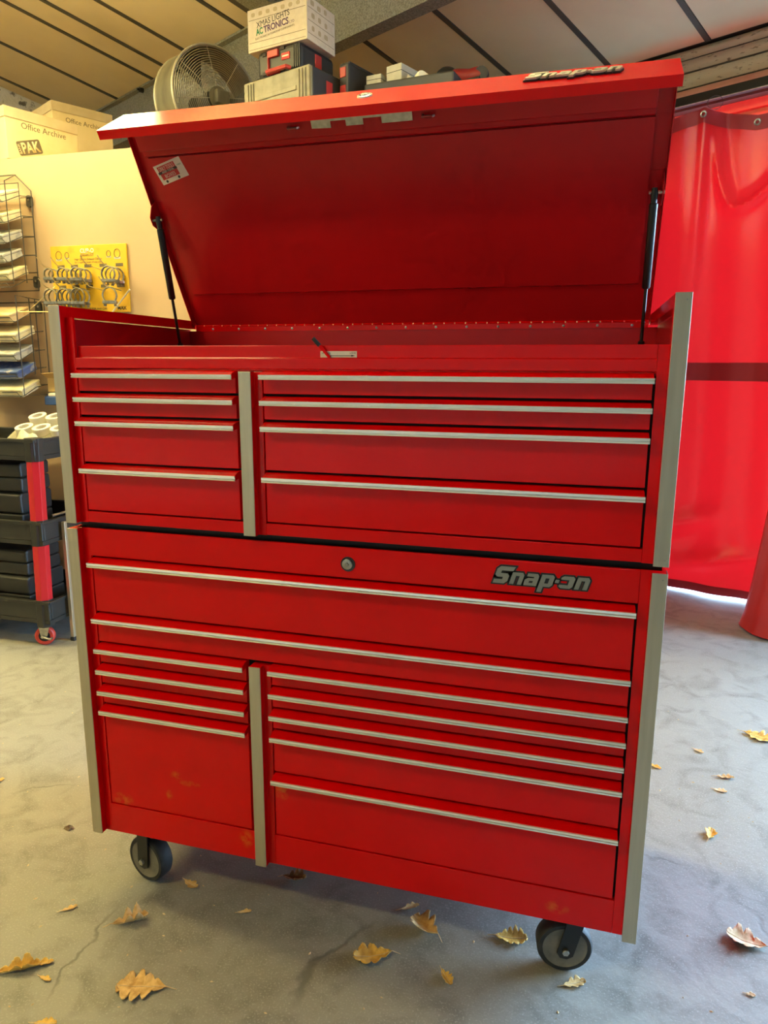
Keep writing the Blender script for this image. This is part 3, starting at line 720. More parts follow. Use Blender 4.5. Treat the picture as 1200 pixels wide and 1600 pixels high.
# square sticker on the inside
def st_frame():
    o = Vector(LP(0.0800, 0.4180, 0.0094)); x = (Vector(LP(0.1635, 0.4395, 0.0094)) - o); y = (Vector(LP(0.0655, 0.4655, 0.0094)) - o)
    return o, x, y
so, sx, sy = st_frame(); sn = sx.cross(sy).normalized()
def sq(mb, a0, b0, a1, b1, h0, h1):
    c = [so + sx * a + sy * b + sn * h for h in (h0, h1) for a, b in ((a0, b0), (a1, b0), (a1, b1), (a0, b1))]
    return mb.add(c, [(0,3,2,1),(4,5,6,7),(0,1,5,4),(1,2,6,5),(2,3,7,6),(3,0,4,7)])
obj('sticker', sq(MB(), 0, 0, 1, 1, 0, 0.0004), M['paper'], lid, label='white sticker with a red tool box picture')
obj('sticker_print', sq(MB(), 0.10, 0.22, 0.74, 0.90, 0.0004, 0.0006), M['ink_red'], lid)
obj('sticker_print', sq(MB(), 0.06, 0.52, 0.76, 0.64, 0.0006, 0.0008), M['ink_black'], lid)
def skp(a, b, h): return so + sx * a + sy * b + sn * h
text('sticker_print', 'ONLY TOOLS', M['paper'], lid, skp(0.42, 0.76, 0.0008), sx, sy, width=0.048, height=0.010, depth=0.0002)
text('sticker_print', 'AND TOOL', M['paper'], lid, skp(0.42, 0.58, 0.0009), sx, sy, width=0.040, height=0.005, depth=0.0002)
text('sticker_print', 'BOXES', M['paper'], lid, skp(0.42, 0.36, 0.0008), sx, sy, width=0.034, height=0.009, depth=0.0002)
for a, b in ((0.20, 0.11), (0.66, 0.11)):
    obj('sticker_print', MB().lathe([(0.0035, 0), (0.0035, 0.0003)], 12, skp(a, b, 0.0004), sn), M['ink_black'], lid)
text('sticker_print', 'VANS', M['ink_green'], lid, skp(0.87, 0.66, 0.0005), sx, sy, width=0.013, depth=0.0002)
# gas struts
for sgn, x, xi in ((1, 0.052, 0.034), (-1, 1.318, 1.336)):
    br = [(0.300, t), (0.378, t), (0.372, 0.030), (0.352, 0.052), (0.330, 0.052), (0.306, 0.030)]
    obj('strut_bracket', MB().prism(br, xi - 0.0012, xi + 0.0012, fn=lambda a, b, xx: LP(xx, a, b)), M['red_inside_shade'], lid)
    pa, pb = sorted((xi, xi + sgn * 0.055))
    obj('bracket_foot', lidbox(pa, pb, 0.302, 0.376, t, 0.0034), M['red_inside_shade'], lid)
    top = Vector(LP(x, 0.341, 0.045)); bot = Vector((x, 0.470, 1.4320)); d = (bot - top).normalized()
    obj('ball_stud', MB().tube([(xi - sgn * 0.004, top.y, top.z), (x + sgn * 0.012, top.y, top.z)], [0.004, 0.004], 8), M['zinc'], lid, smooth=True)
    gs = obj('gas_strut', MB().tube([top + d * 0.022, top + d * 0.024, top + d * 0.205, top + d * 0.208], [0.007, 0.0095, 0.0095, 0.007], 16), M['black_metal'], tch, smooth=True, label='black gas strut holding the lid')
    obj('piston_rod', MB().tube([top + d * 0.2, bot], 0.0042, 10), M['black_metal'], gs, smooth=True)
    obj('end_socket', MB().tube([top - d * 0.010, top + d * 0.002, top + d * 0.024], [0.006, 0.0085, 0.0065], 12), M['black_metal'], gs, smooth=True)
    obj('end_socket', MB().tube([bot - d * 0.012, bot + d * 0.010], [0.0075, 0.0085], 12), M['black_metal'], gs, smooth=True)

# ================================================================== things stored on the deck
def rot2(p, a): return (p[0] * math.cos(a) - p[1] * math.sin(a), p[0] * math.sin(a) + p[1] * math.cos(a))
def hollow_box(w, d, h, t=0.004):
    mb = MB()
    o = [(0, 0), (w, 0), (w, d), (0, d)]; i = [(t, t), (w - t, t), (w - t, d - t), (t, d - t)]
    vs = [(*p, 0) for p in o] + [(*p, h) for p in o] + [(*p, h) for p in i] + [(*p, t) for p in i]
    fs = [(3,2,1,0)] + [(k, (k+1)%4, (k+1)%4+4, k+4) for k in range(4)] + [(k+4, (k+1)%4+4, (k+1)%4+8, k+8) for k in range(4)] + [(k+8, (k+1)%4+8, (k+1)%4+12, k+12) for k in range(4)] + [(12,13,14,15)]
    return mb.add(vs, fs)

def case(name, label, cat, loc, rz, w, d, h, m, bev=0.008, group=None):
    t_ = thing(name, label, cat, loc, rz, group)
    obj('shell', MB().box(0, 0, 0, w, d, h), M[m], t_, bevel=bev)
    return t_
# two archive cartons: local x along the printed long side, y away from the camera
def archive(label, loc, rz, w, d, h, pak):
    b = thing('archive_box', label, 'box', loc, rz, 'archive boxes on the storage deck')
    obj('carton', MB().box(0, 0, 0, w, d, h - 0.006), M['archive_card'], b, bevel=0.002)
    obj('lid', hollow_lid(w, d, h), M['archive_lid'], b)
    text('print', 'Office Archive', M['ink_brown'], b, (w * 0.52, -0.0005, h * 0.70), (1, 0, 0), (0, 0, 1), width=w * 0.62, depth=0.0003)
    if pak:
        pl = MB(); c, s = math.cos(0.30), math.sin(0.30); cx, cz = w * 0.30, h * 0.30
        def P(a, z, y): return (cx + a * c - z * s, y, cz + a * s + z * c)
        pl.prism(rrect(-0.068, -0.036, 0.068, 0.036, 0.010), -0.0006, -0.0001, fn=P)
        obj('print', pl, M['ink_brown'], b, label='dark stamped logo block')
        text('print', 'PAK', M['archive_card'], b, P(0.008, 0.0, -0.0007), (c, 0, s), (-s, 0, c), width=0.105, height=0.055, depth=0.0003, bold=0.03)
        text('print', 'BANK', M['archive_card'], b, P(-0.058, 0.0, -0.0007), (-s, 0, c), (-c, 0, -s), width=0.05, depth=0.0003)
        text('print', 'eco archive', M['ink_brown'], b, P(0.05, -0.046, -0.0004), (c, 0, s), (-s, 0, c), width=0.06, depth=0.0002)
    return b
def hollow_lid(w, d, h, t=0.003, drop=0.052):
    e = 0.004; mb = MB()
    o = [(-e, -e), (w + e, -e), (w + e, d + e), (-e, d + e)]; i = [(-e + t, -e + t), (w + e - t, -e + t), (w + e - t, d + e - t), (-e + t, d + e - t)]
    vs = [(*p, h) for p in o] + [(*p, h - drop) for p in o] + [(*p, h - drop) for p in i] + [(*p, h - t) for p in i]
    fs = [(0,1,2,3)] + [(k, k+4, (k+1)%4+4, (k+1)%4) for k in range(4)] + [(k+4, k+8, (k+1)%4+8, (k+1)%4+4) for k in range(4)] + [(k+8, k+12, (k+1)%4+12, (k+1)%4+8) for k in range(4)] + [(15,14,13,12)]
    return mb.add(vs, fs)
archive('cream archive carton with a dark stamped logo, nearest the left edge', (-1.852, 1.992, DECK), math.radians(68.5), 0.405, 0.29, 0.26, True)
b2 = archive('cream archive carton raised on a crate, behind the stamped one', (-1.950, 2.485, DECK + 0.150), math.radians(61.2), 0.365, 0.30, 0.30, False)
case('storage_crate', 'flat grey crate under the raised archive carton', 'crate', (-1.955, 2.478, DECK), math.radians(61.2), 0.375, 0.31, 0.1495, 'case_grey')
text('print', 'PAK', M['ink_brown'], b2, (0.05, -0.0005, 0.10), (0.95, 0, 0.3), (-0.3, 0, 0.95), width=0.10, height=0.05, depth=0.0003, bold=0.03)

# drum fan
fan = thing('drum_fan', 'dusty grey drum fan with wire grille on the storage deck', 'fan', (-0.86, 2.36, DECK), w=True)
fa = Vector((0.845, -0.53, 0)).normalized(); fc = Vector((-0.79, 2.335, 2.765)); FR = 0.250
e1 = Vector((0, 0, 1)); e2 = fa.cross(e1)
def ring(r, h, n=48): return [fc + fa * h + (e1 * math.cos(2 * PI * k / n) + e2 * math.sin(2 * PI * k / n)) * r for k in range(n)]
obj('drum', MB().lathe([(FR - 0.002, -0.20), (FR + 0.002, -0.20), (FR + 0.002, 0.0), (FR - 0.002, 0.0)], 64, fc, fa, True), M['fan_grey'], fan, smooth=True)
for h in (-0.20, 0.0):
    obj('rim', MB().tube(ring(FR + 0.003, h), 0.0075, 8, True), M['wire_grey'], fan, smooth=True)
gr = obj('grille', MB().lathe([(0.055, 0.018), (0.055, 0.024), (0.03, 0.026), (0.01, 0.026)], 24, fc, fa), M['fan_grey'], fan, smooth=True)
for k in range(17):
    r = 0.070 + k * 0.0108
    obj('wire_hoop', MB().tube(ring(r, 0.018 - 0.014 * (k / 17) ** 2, 40), 0.0015, 4, True), M['wire_grey'], gr, smooth=True)
for k in range(8):
    a = 2 * PI * k / 8 + 0.2; dv = e1 * math.cos(a) + e2 * math.sin(a)
    obj('wire_spoke', MB().tube([fc + fa * 0.020 + dv * 0.05, fc + fa * 0.012 + dv * 0.17, fc + dv * FR], 0.0022, 5), M['wire_grey'], gr, smooth=True)
rg = obj('rear_grille', MB().lathe([(0.06, -0.205), (0.06, -0.20)], 20, fc, fa), M['fan_dark'], fan)
for k in range(12):
    obj('wire_hoop', MB().tube(ring(0.075 + k * 0.0145, -0.202, 40), 0.0016, 4, True), M['wire_grey'], rg, smooth=True)
for k in range(12):
    a = 2 * PI * k / 12; dv = e1 * math.cos(a) + e2 * math.sin(a)
    obj('wire_spoke', MB().tube([fc - fa * 0.202 + dv * 0.05, fc - fa * 0.202 + dv * FR], 0.0016, 4), M['wire_grey'], rg)
hub = obj('hub', MB().lathe([(0.045, -0.13), (0.05, -0.12), (0.05, -0.06), (0.04, -0.05)], 20, fc, fa), M['fan_dark'], fan, smooth=True)
for k in range(3):
    a0 = 2 * PI * k / 3 + 0.5
    def blade(i, j, a0=a0):
        r = 0.045 + 0.185 * i; a = a0 + (j - 0.5) * (0.55 + 0.35 * i)
        return fc + (e1 * math.cos(a) + e2 * math.sin(a)) * r + fa * (-0.09 + 0.07 * (j - 0.5))
    obj('blade', MB().grid(6, 6, blade), M['fan_dark'], hub, smooth=True)
mt = fc + fa * 0.012
obj('motor_box', MB().add([mt + fa * h + e1 * (a - 0.0) + e2 * b for h in (0.016, 0.045) for a, b in ((-0.035, -0.045), (-0.035, 0.03), (0.03, 0.03), (0.03, -0.045))],
    [(0,3,2,1),(4,5,6,7),(0,1,5,4),(1,2,6,5),(2,3,7,6),(3,0,4,7)]), M['fan_grey'], fan, bevel=0.004)
hb = fc - fa * 0.09; hd = (e1 * 0.86 + e2 * (-0.5)).normalized(); hd2 = (e1 * 0.5 + e2 * -0.86).normalized()
obj('carry_handle', MB().tube([hb + hd * (FR + 0.002) + fa * 0.05, hb + hd * (FR + 0.035) + fa * 0.035, hb + hd * (FR + 0.035) - fa * 0.035, hb + hd * (FR + 0.002) - fa * 0.05], 0.009, 8), M['fan_dark'], fan, smooth=True)
obj('knob', MB().lathe([(0.016, 0), (0.016, 0.02), (0.008, 0.022)], 12, hb + hd2 * (FR + 0.002), hd2), M['fan_dark'], fan, smooth=True)
for h in (-0.17, -0.03):
    p0 = fc + fa * h - e1 * FR
    obj('foot', MB().tube([p0 + e2 * 0.14 + e1 * 0.045, (p0 + e2 * 0.17).to_2d().to_3d() + Vector((0, 0, DECK + 0.008)), (p0 - e2 * 0.17).to_2d().to_3d() + Vector((0, 0, DECK + 0.008)), p0 - e2 * 0.14 + e1 * 0.045], 0.008, 8), M['fan_dark'], fan, smooth=True)

# stacked tool cases and cartons to the right of the fan
gc = case('tool_crate', 'large dusty grey tool crate with grooved corners below the red and black case', 'crate', (-0.566, 2.200, DECK), math.radians(-20.3), 0.443, 0.30, 0.312, 'case_grey')
for x in (0.028, 0.046, 0.064, 0.372, 0.392, 0.412):
    obj('rib', MB().box(x, -0.007, 0.02, x + 0.010, 0.003, 0.300), M['case_grey'], gc, bevel=0.002)
obj('ledge', MB().box(0.080, -0.005, 0.215, 0.360, 0.004, 0.235), M['case_grey'], gc, bevel=0.002)
obj('end_label', MB().box(0.4432, 0.06, 0.14, 0.4446, 0.10, 0.28), M['tool_red'], gc, label='red vertical label strip')
obj('end_cap', MB().box(0.4445, 0.002, 0.0, 0.462, 0.296, 0.300), M['case_black'], gc, bevel=0.006)
obj('end_print', MB().box(0.4622, 0.10, 0.12, 0.4632, 0.145, 0.262), M['tool_red'], gc, label='bright red strip on the black crate end')
rb = case('power_tool_case', 'red and black hard case for power tools stacked on the grey crate', 'tool case', (-0.476, 2.176, DECK + 0.3125), math.radians(-17), 0.275, 0.27, 0.122, 'case_black', 0.020)
obj('clasp', MB().prism([(0.075, 0.004), (0.145, 0.004), (0.145, 0.030), (0.082, 0.030), (0.082, 0.080), (0.142, 0.080), (0.142, 0.112), (0.075, 0.112)], -0.012, 0.004, 'y'), M['tool_red'], rb, bevel=0.003)
obj('carry_handle', MB().tube([(0.078, -0.010, 0.010), (0.085, -0.028, 0.012), (0.210, -0.030, 0.014), (0.220, -0.010, 0.012)], 0.010, 8), M['tool_red'], rb, smooth=True)
obj('name_plate', MB().box(0.160, -0.004, 0.058, 0.210, 0.002, 0.088), M['ink_red'], rb, bevel=0.001)
obj('name_print', MB().box(0.165, -0.0052, 0.070, 0.205, -0.0038, 0.076), M['paper'], rb)
for x in (0.232, 0.244, 0.256, 0.268):
    obj('rib', MB().box(x, -0.004, 0.012, x + 0.005, 0.004, 0.112), M['case_black'], rb)
for x, z in ((0.050, 0.012), (0.050, 0.096), (0.166, 0.012), (0.166, 0.104)):
    obj('notch', MB().box(x - 0.012, -0.004, z, x + 0.012, 0.003, z + 0.014), M['dark_inside'], rb)
obj('side_clasp', MB().box(0.272, 0.11, 0.02, 0.280, 0.16, 0.10), M['tool_red'], rb, bevel=0.003)
bc = case('black_tool_case', 'long black hard case with red clasps behind the grey crate', 'tool case', (-0.058, 2.200, DECK), math.radians(-20.3), 0.060, 0.28, 0.355, 'case_black', 0.012)
for z in (0.21, 0.29):
    obj('clasp', MB().box(0.010, -0.004, z, 0.045, 0.004, z + 0.045), M['tool_red'], bc, bevel=0.003)
for k in range(3):
    obj('rib', MB().box(0.008 + k * 0.018, 0.02, 0.353, 0.016 + k * 0.018, 0.26, 0.362), M['case_black'], bc)
# white electronics carton
WB = (-0.520, 2.172, DECK + 0.4355); WR = math.radians(-13.5); ww, wd, wh = 0.355, 0.240, 0.188
wbx = thing('white_carton', 'white printed carton with handwriting on top of the red and black case', 'box', WB, WR)
obj('carton', MB().box(0, 0, 0, ww, wd, wh), M['white_card'], wbx, bevel=0.002)
text('print', 'AC', M['ink_green'], wbx, (0.072, -0.0006, 0.085), (1, 0, 0.10), (-0.10, 0, 1), width=0.042, height=0.030, depth=0.0003, bold=0.03)
text('print', 'TRONICS', M['ink_purple'], wbx, (0.173, -0.0006, 0.093), (1, 0, 0.08), (-0.08, 0, 1), width=0.150, height=0.030, depth=0.0003, bold=0.025)
text('print', 'LTD', M['ink_purple'], wbx, (0.268, -0.0006, 0.090), (1, 0, 0.08), (-0.08, 0, 1), width=0.028, depth=0.0003)
text('print', 'ELECTRONIC AUTOMOTIVE COMPONENTS', M['ink_brown'], wbx, (0.165, -0.0006, 0.064), (1, 0, 0.08), (-0.08, 0, 1), width=0.235, depth=0.0003)
text('handwriting', 'XMAS LIGHTS', M['ink_black'], wbx, (0.155, -0.0006, 0.124), (1, 0, 0.10), (-0.10, 0, 1), width=0.20, height=0.026, depth=0.0003)
for z in (0.040, 0.140, 0.010):
    obj('print_line', MB().box(0.008, -0.0006, z, ww - 0.008, 0.0002, z + 0.0016), M['ink_brown'], wbx)
for z in (0.030, 0.085, 0.140):
    obj('print_line', MB().box(ww - 0.0002, 0.008, z, ww + 0.0006, wd - 0.008, z + 0.0016), M['ink_brown'], wbx)
rnd = random.Random(4)
for i in range(7):
    x = 0.035 + i * 0.045; z = 0.163
    obj('print_icon', MB().prism(rrect(x - 0.011, z - 0.009, x + 0.011, z + 0.009, 0.005 + 0.003 * rnd.random(), 2), -0.0006, 0.0002, 'y'), M['archive_lid'], wbx)
for y, z in ((0.045, 0.165), (0.10, 0.160), (0.155, 0.165), (0.05, 0.112), (0.105, 0.112), (0.16, 0.108), (0.05, 0.058), (0.105, 0.056), (0.16, 0.058)):
    rr_ = 0.010 + 0.006 * rnd.random()
    obj('print_icon', MB().prism(rrect(y - rr_, z - 0.011, y + rr_, z + 0.011, 0.006, 2), ww - 0.0002, ww + 0.0006, 'x'), M['archive_lid'], wbx)
# small cases on a black crate
case('black_crate', 'low black storage crate under the two small grey cases', 'crate', (-0.020, 2.245, DECK), math.radians(-8), 0.46, 0.30, 0.262, 'case_black', 0.01).location = (0.062, 2.222, DECK)
s1 = case('drill_bit_case', 'smaller grey bit case beside the black hard case', 'tool case', (0.066, 2.250, DECK + 0.2625), math.radians(-10), 0.082, 0.16, 0.046, 'case_small', 0.005)
obj('seam', MB().box(-0.0006, -0.0006, 0.022, 0.0826, 0.1606, 0.0245), M['case_black'], s1)
s2 = case('socket_set_case', 'larger grey socket case lying lengthwise behind the lid', 'tool case', (0.165, 2.258, DECK + 0.2625), math.radians(-22), 0.092, 0.25, 0.080, 'case_small', 0.005)
obj('seam', MB().box(-0.0006, -0.0006, 0.046, 0.0926, 0.2506, 0.0485), M['case_black'], s2)
obj('bag', MB().grid(10, 8, lambda i, j: (0.275 + 0.10 * i, 2.225 + 0.03 * j + 0.01 * math.sin(9 * i), DECK + 0.2625 + 0.004 + 0.012 * math.sin(7 * i + 3) * j + 0.03 * j)), M['paper'], None).name = 'plastic_bag'
bagc = bpy.data.objects['plastic_bag']; tag(bagc, 'crumpled white plastic wrapping in front of the socket case', 'wrapping')
# red and black power tool
PTZ = 0.075
pt = thing('power_tool', 'red and black power tool lying at the right end of the storage deck', 'power tool', (0.40, 2.72, DECK), math.radians(-20))
obj('crate', MB().box(-0.14, -0.10, 0, 0.22, 0.12, 0.295 + PTZ), M['case_black'], pt, bevel=0.01, label='black crate the tool is clamped on')
obj('body', MB().lathe([(0.02, -0.11), (0.042, -0.10), (0.048, -0.02), (0.040, 0.05), (0.046, 0.10), (0.03, 0.13)], 16, (0.06, 0, 0.340 + PTZ), (0.97, 0, -0.10)), M['tool_red'], pt, smooth=True)
obj('motor_hood', MB().lathe([(0.066, 0.0), (0.064, 0.02), (0.054, 0.044), (0.034, 0.060), (0.008, 0.066)], 20, (-0.03, 0, 0.345 + PTZ), (0, 0, 1)), M['case_black'], pt, smooth=True)
obj('end_wheel', MB().lathe([(0.036, -0.02), (0.038, 0.0), (0.036, 0.02)], 18, (0.185, -0.01, 0.330 + PTZ), (0.3, -1, 0)), M['case_black'], pt, smooth=True)
for k in range(5):
    obj('vent', MB().box(-0.07 + k * 0.022, -0.062, 0.318 + PTZ, -0.058 + k * 0.022, -0.044, 0.352 + PTZ), M['tool_red'], pt, bevel=0.002)

# ================================================================== left: wall racks, clamp board, cart
RX = -1.722
def wire_rack(label, z0, z1, shelves, clipped):
    t_ = thing('wire_rack', label, 'rack', (-1.95, 1.97, z0), w=True, group='wire racks on the partition')
    xl = -2.45
    ys = (1.803, 1.897, 1.985)
    def tube(name, pts, r=0.0028): return obj(name, MB().tube(pts, r, 6), M['wire_black'], t_, smooth=True)
    if clipped:   # rack whose wall frame has cut top corners
        tube('wall_frame', [(xl, ys[2], z1), (-1.815, ys[2], z1), (RX, ys[2], z1 - 0.085), (RX - 0.004, ys[2], z0), (xl, ys[2], z0)], 0.0036)
        tube('front_frame', [(-1.812, ys[2], z1), (RX, ys[0], z1 - 0.075), (RX, ys[0], z0 + 0.02), (xl, ys[0], z0 + 0.02)])
        tube('upright', [(xl, ys[1], z1 - 0.065), (RX, ys[1], z1 - 0.065), (RX, ys[1], z0 + 0.03)])
    else:
        tube('wall_frame', [(xl, ys[2], z1 - 0.02), (RX + 0.02, ys[2], z1 - 0.02), (RX + 0.015, ys[2], z0 + 0.10)], 0.0032)
        tube('front_frame', [(RX + 0.01, ys[2] - 0.02, z1 - 0.012), (RX, ys[0], z1), (RX, ys[0], z0), (RX + 0.03, ys[2], z0)])
        tube('upright', [(RX, ys[1], z1 - 0.01), (RX, ys[1], z0 + 0.11)])
        tube('upright', [(RX, 1.940, z1 - 0.01), (RX, 1.940, z0 + 0.11)])
    for y in (ys[0], ys[1], ys[2]):
        tube('upright', [(xl, y, z0 + 0.02), (xl, y, z1 - 0.07)])
    tube('side_wire', [(xl, ys[0], z1 - 0.07), (xl, ys[2], z1 - 0.07)]); tube('side_wire', [(xl, ys[0], z0 + 0.02), (xl, ys[2], z0 + 0.02)])
    for z in shelves:
        tube('shelf_wire', [(RX, ys[2], z), (RX, ys[1], z - 0.012), (RX, ys[0], z - 0.055), (RX - 0.02, ys[0] - 0.008, z - 0.062), (RX - 0.04, ys[0] - 0.008, z - 0.040), (-1.86, ys[0] - 0.008, z - 0.040)], 0.0022)
        tube('back_wire', [(xl, ys[2] - 0.004, z - 0.004), (RX, ys[2] - 0.004, z - 0.002)], 0.0022)
        tube('shelf_wire', [(xl, ys[0], z - 0.058), (RX - 0.02, ys[0], z - 0.058)], 0.0022)
    for z in ((z0 + 0.045, z1 - 0.135) if clipped else (z1 - 0.05,)):
        br = obj('wall_bracket', MB().prism(rrect(RX - 0.036, z - 0.030, RX - 0.004, z + 0.030, 0.012), 1.984, 1.9985, 'y'), M['wire_black'], t_)
        obj('screw', MB().lathe([(0.006, 0), (0.005, 0.003)], 10, (RX - 0.02, 1.984, z + 0.006), (0, -1, 0)), M['zinc'], br)
    return t_
s1_ = [2.255, 2.155, 2.055, 1.960, 1.870, 1.800]
s2_ = [1.660, 1.560, 1.460, 1.365, 1.270]
wire_rack('upper black wire rack with cut corners holding flat parts boxes', 1.775, 2.370, s1_[:-1] + [1.835], True)
wire_rack('lower black wire rack with plain upright bars holding flat parts boxes', 1.215, 1.735, s2_, False)
def parts_box(label, x1, z, m, h=0.045, tilt=0.36, group=None):
    t_ = thing('parts_box', label, 'box', (x1, 1.880, z), 0, group, rot=(tilt, 0, 0))
    w, d = 0.40, 0.15
    obj('tray', MB().box(-w, -d / 2, 0, 0, d / 2, h * 0.7), M[m], t_, bevel=0.004)
    obj('lid', MB().box(-w - 0.002, -d / 2 - 0.002, h * 0.72, 0.002, d / 2 + 0.002, h), M[m], t_, bevel=0.003)
    return t_
g1, g2 = 'parts boxes in the upper wire rack', 'parts boxes in the lower wire rack'
for k, (z, x, m, w) in enumerate(((2.238, -1.760, 'part_box', 'cream'), (2.138, -1.755, 'part_box', 'cream'), (2.038, -1.765, 'part_box_grey', 'grey'), (1.943, -1.775, 'part_box_grey', 'grey'), (1.853, -1.750, 'part_box', 'cream'), )):
    parts_box(('top cream', 'second cream', 'upper grey', 'lower grey', 'bottom cream')[k] + ' flat parts box in the upper wire rack', x, z - 0.020, m, group=g1)
for k, (z, x, m) in enumerate(((1.660, -1.765, 'part_box_orange'), (1.560, -1.742, 'part_box'), (1.460, -1.760, 'part_box_grey'), (1.365, -1.752, 'part_box_blue'), (1.270, -1.735, 'part_box'))):
    parts_box(('orange printed flat parts box at the top of the lower wire rack', 'cream flat parts box second from top in the lower wire rack', 'grey flat parts box in the middle of the lower wire rack',
               'blue flat parts box in the lower wire rack', 'cream flat parts box at the bottom of the lower wire rack')[k], x, z - 0.040, m, group=g2)

# yellow display board with clamps on wire hooks
bd = thing('clamp_board', 'yellow display board for exhaust clamps hung on the cream wall', 'display board', (-1.397, 1.99, 1.655), w=True)
BX0, BX1, BZ0, BZ1 = -1.634, -1.162, 1.655, 2.000
obj('panel', MB().box(BX0, 1.988, BZ0, BX1, 1.9985, BZ1), M['board_yellow'], bd, bevel=0.002)
X, Z = (1, 0, 0), (0, 0, 1)
def bx(f): return BX0 + (BX1 - BX0) * f
text('print', 'CLIP-O', M['paper'], bd, (bx(0.49), 1.9874, 1.972), X, Z, width=0.085, height=0.022, bold=0.02)
text('print', 'EXHAUST', M['ink_brown'], bd, (bx(0.49), 1.9874, 1.950), X, Z, width=0.082, height=0.013, bold=0.01)
text('print', 'High Quality Exhaust Clamps', M['ink_black'], bd, (bx(0.50), 1.9874, 1.928), X, Z, width=0.17)
text('print', 'for a quick repair of any pipe', M['ink_brown'], bd, (bx(0.50), 1.9874, 1.913), X, Z, width=0.17)
text('print', 'ONE CLIP FOR ANY CAR', M['ink_black'], bd, (bx(0.53), 1.9874, 1.674), X, Z, width=0.165)
text('print', 'MAX', M['ink_black'], bd, (bx(0.90), 1.9874, 1.676), X, Z, width=0.055, height=0.018, bold=0.02)
for f, s in ((0.11, 1), (0.22, 0.7), (0.77, 0.7), (0.88, 1)):
    c = (bx(f), 1.9868, 1.952)
    obj('picture', MB().tube([(c[0] + 0.018 * s * math.cos(a), 1.987, c[2] + 0.022 * s * math.sin(a)) for a in [2 * PI * k / 16 for k in range(16)]], 0.0016, 4, True), M['ink_brown'], bd)
    obj('picture', MB().box(c[0] - 0.020 * s, 1.9866, c[2] - 0.028 * s, c[0] + 0.020 * s, 1.988, c[2] - 0.018 * s), M['case_small'], bd)
cols_ = [0.13, 0.31, 0.49, 0.69, 0.90]
for zrow in (1.895, 1.790):
    for f in cols_:
        obj('price_tag', MB().box(bx(f) - 0.022, 1.9866, zrow - 0.008, bx(f) + 0.022, 1.988, zrow + 0.008), M['ink_brown'], bd)
def hook(f, z, L=0.175):
    x = bx(f)
    obj('hook', MB().tube([(x, 1.988, z), (x, 1.988 - L * 0.72, z + 0.012), (x - 0.002, 1.988 - L * 0.86, z + 0.028), (x - 0.003, 1.988 - L, z + 0.052)], 0.0024, 6), M['wire_brass'], bd, smooth=True)
for f in cols_: hook(f, 1.868)
for f in cols_: hook(f, 1.764)
def exhaust_clamp(label, f, z, r, y, lean=0.0):
    x = bx(f)
    t_ = thing('exhaust_clamp', label, 'clamp', (x, y, z - r - 0.012), w=True, group='exhaust clamps on the yellow board')
    ax = Vector((math.sin(lean), -math.cos(lean), 0)); sd = Vector((math.cos(lean), math.sin(lean), 0))
    c = Vector((x, y, z - r + 0.003)); up = Vector((0, 0, 1)); hwid = 0.009
    def strap(i, j):
        a = math.radians(-48 + 276 * i); rr = r * (1 + 0.05 * math.cos(PI * 2 * (j - 0.5)))
        return c + sd * (rr * math.cos(a)) + up * (rr * 1.12 * math.sin(a)) + ax * (hwid * (2 * j - 1))
    obj('band', MB().grid(22, 4, strap), M['clamp_zinc'], t_, smooth=True, solid=0.004)
    p0 = c + sd * (r * 0.72) - up * (r * 0.84); p1 = c - sd * (r * 0.72) - up * (r * 0.84)
    obj('saddle', MB().add([q + ax * h + up * v for q in (p0 + sd * 0.010, p1 - sd * 0.010) for h, v in ((-0.012, 0.004), (0.012, 0.004), (0.012, -0.012), (-0.012, -0.012))],
        [(3,2,1,0),(4,5,6,7),(0,1,5,4),(1,2,6,5),(2,3,7,6),(3,0,4,7)]), M['clamp_zinc'], t_, bevel=0.002)
    for p in (p0, p1):
        obj('nut', MB().lathe([(0.0075, 0), (0.0075, 0.010)], 6, p - up * 0.024, (0, 0, 1)), M['clamp_zinc'], t_)
n_ = 0
for f, z, r, cnt, w1 in ((0.13, 1.868, 0.024, 2, 'first'), (0.31, 1.868, 0.026, 3, 'second'), (0.49, 1.868, 0.028, 3, 'third'), (0.90, 1.868, 0.034, 3, 'rightmost'),
                         (0.13, 1.764, 0.034, 2, 'first'), (0.31, 1.764, 0.034, 3, 'second'), (0.49, 1.764, 0.036, 2, 'third'), (0.90, 1.764, 0.036, 1, 'rightmost')):
    row = 'upper' if z > 1.8 else 'lower'
    for k in range(cnt):
        pos = ('front', 'middle', 'back')[k] if cnt == 3 else ('front', 'back')[k] if cnt == 2 else 'only'
        exhaust_clamp(f'{pos} zinc exhaust clamp on the {w1} hook of the {row} row', f, z, r, 1.988 - 0.100 + k * 0.036, 0.35 + 0.15 * k)
rod = obj('wooden_rod', MB().tube([(bx(0.74), 1.985, 1.640), (bx(1.06), 1.955, 1.765)], 0.0045, 8), M['cloth_cream'], None, smooth=True)
tag(rod, 'thin pale rod leaning across the right corner of the yellow board', 'rod')
for k, (a, b_, lb) in enumerate((((-1.735, 1.90, 1.66), (-1.60, 1.96, 1.79), 'thin pale cane slanting left of the yellow board'), ((-1.775, 1.86, 1.655), (-1.60, 1.90, 1.655), 'thin pale cane lying level through the lower wire rack'))):
    tag(obj('pale_cane', MB().tube([a, b_], 0.003, 6), M['wire_brass'], None, smooth=True), lb, 'rod')

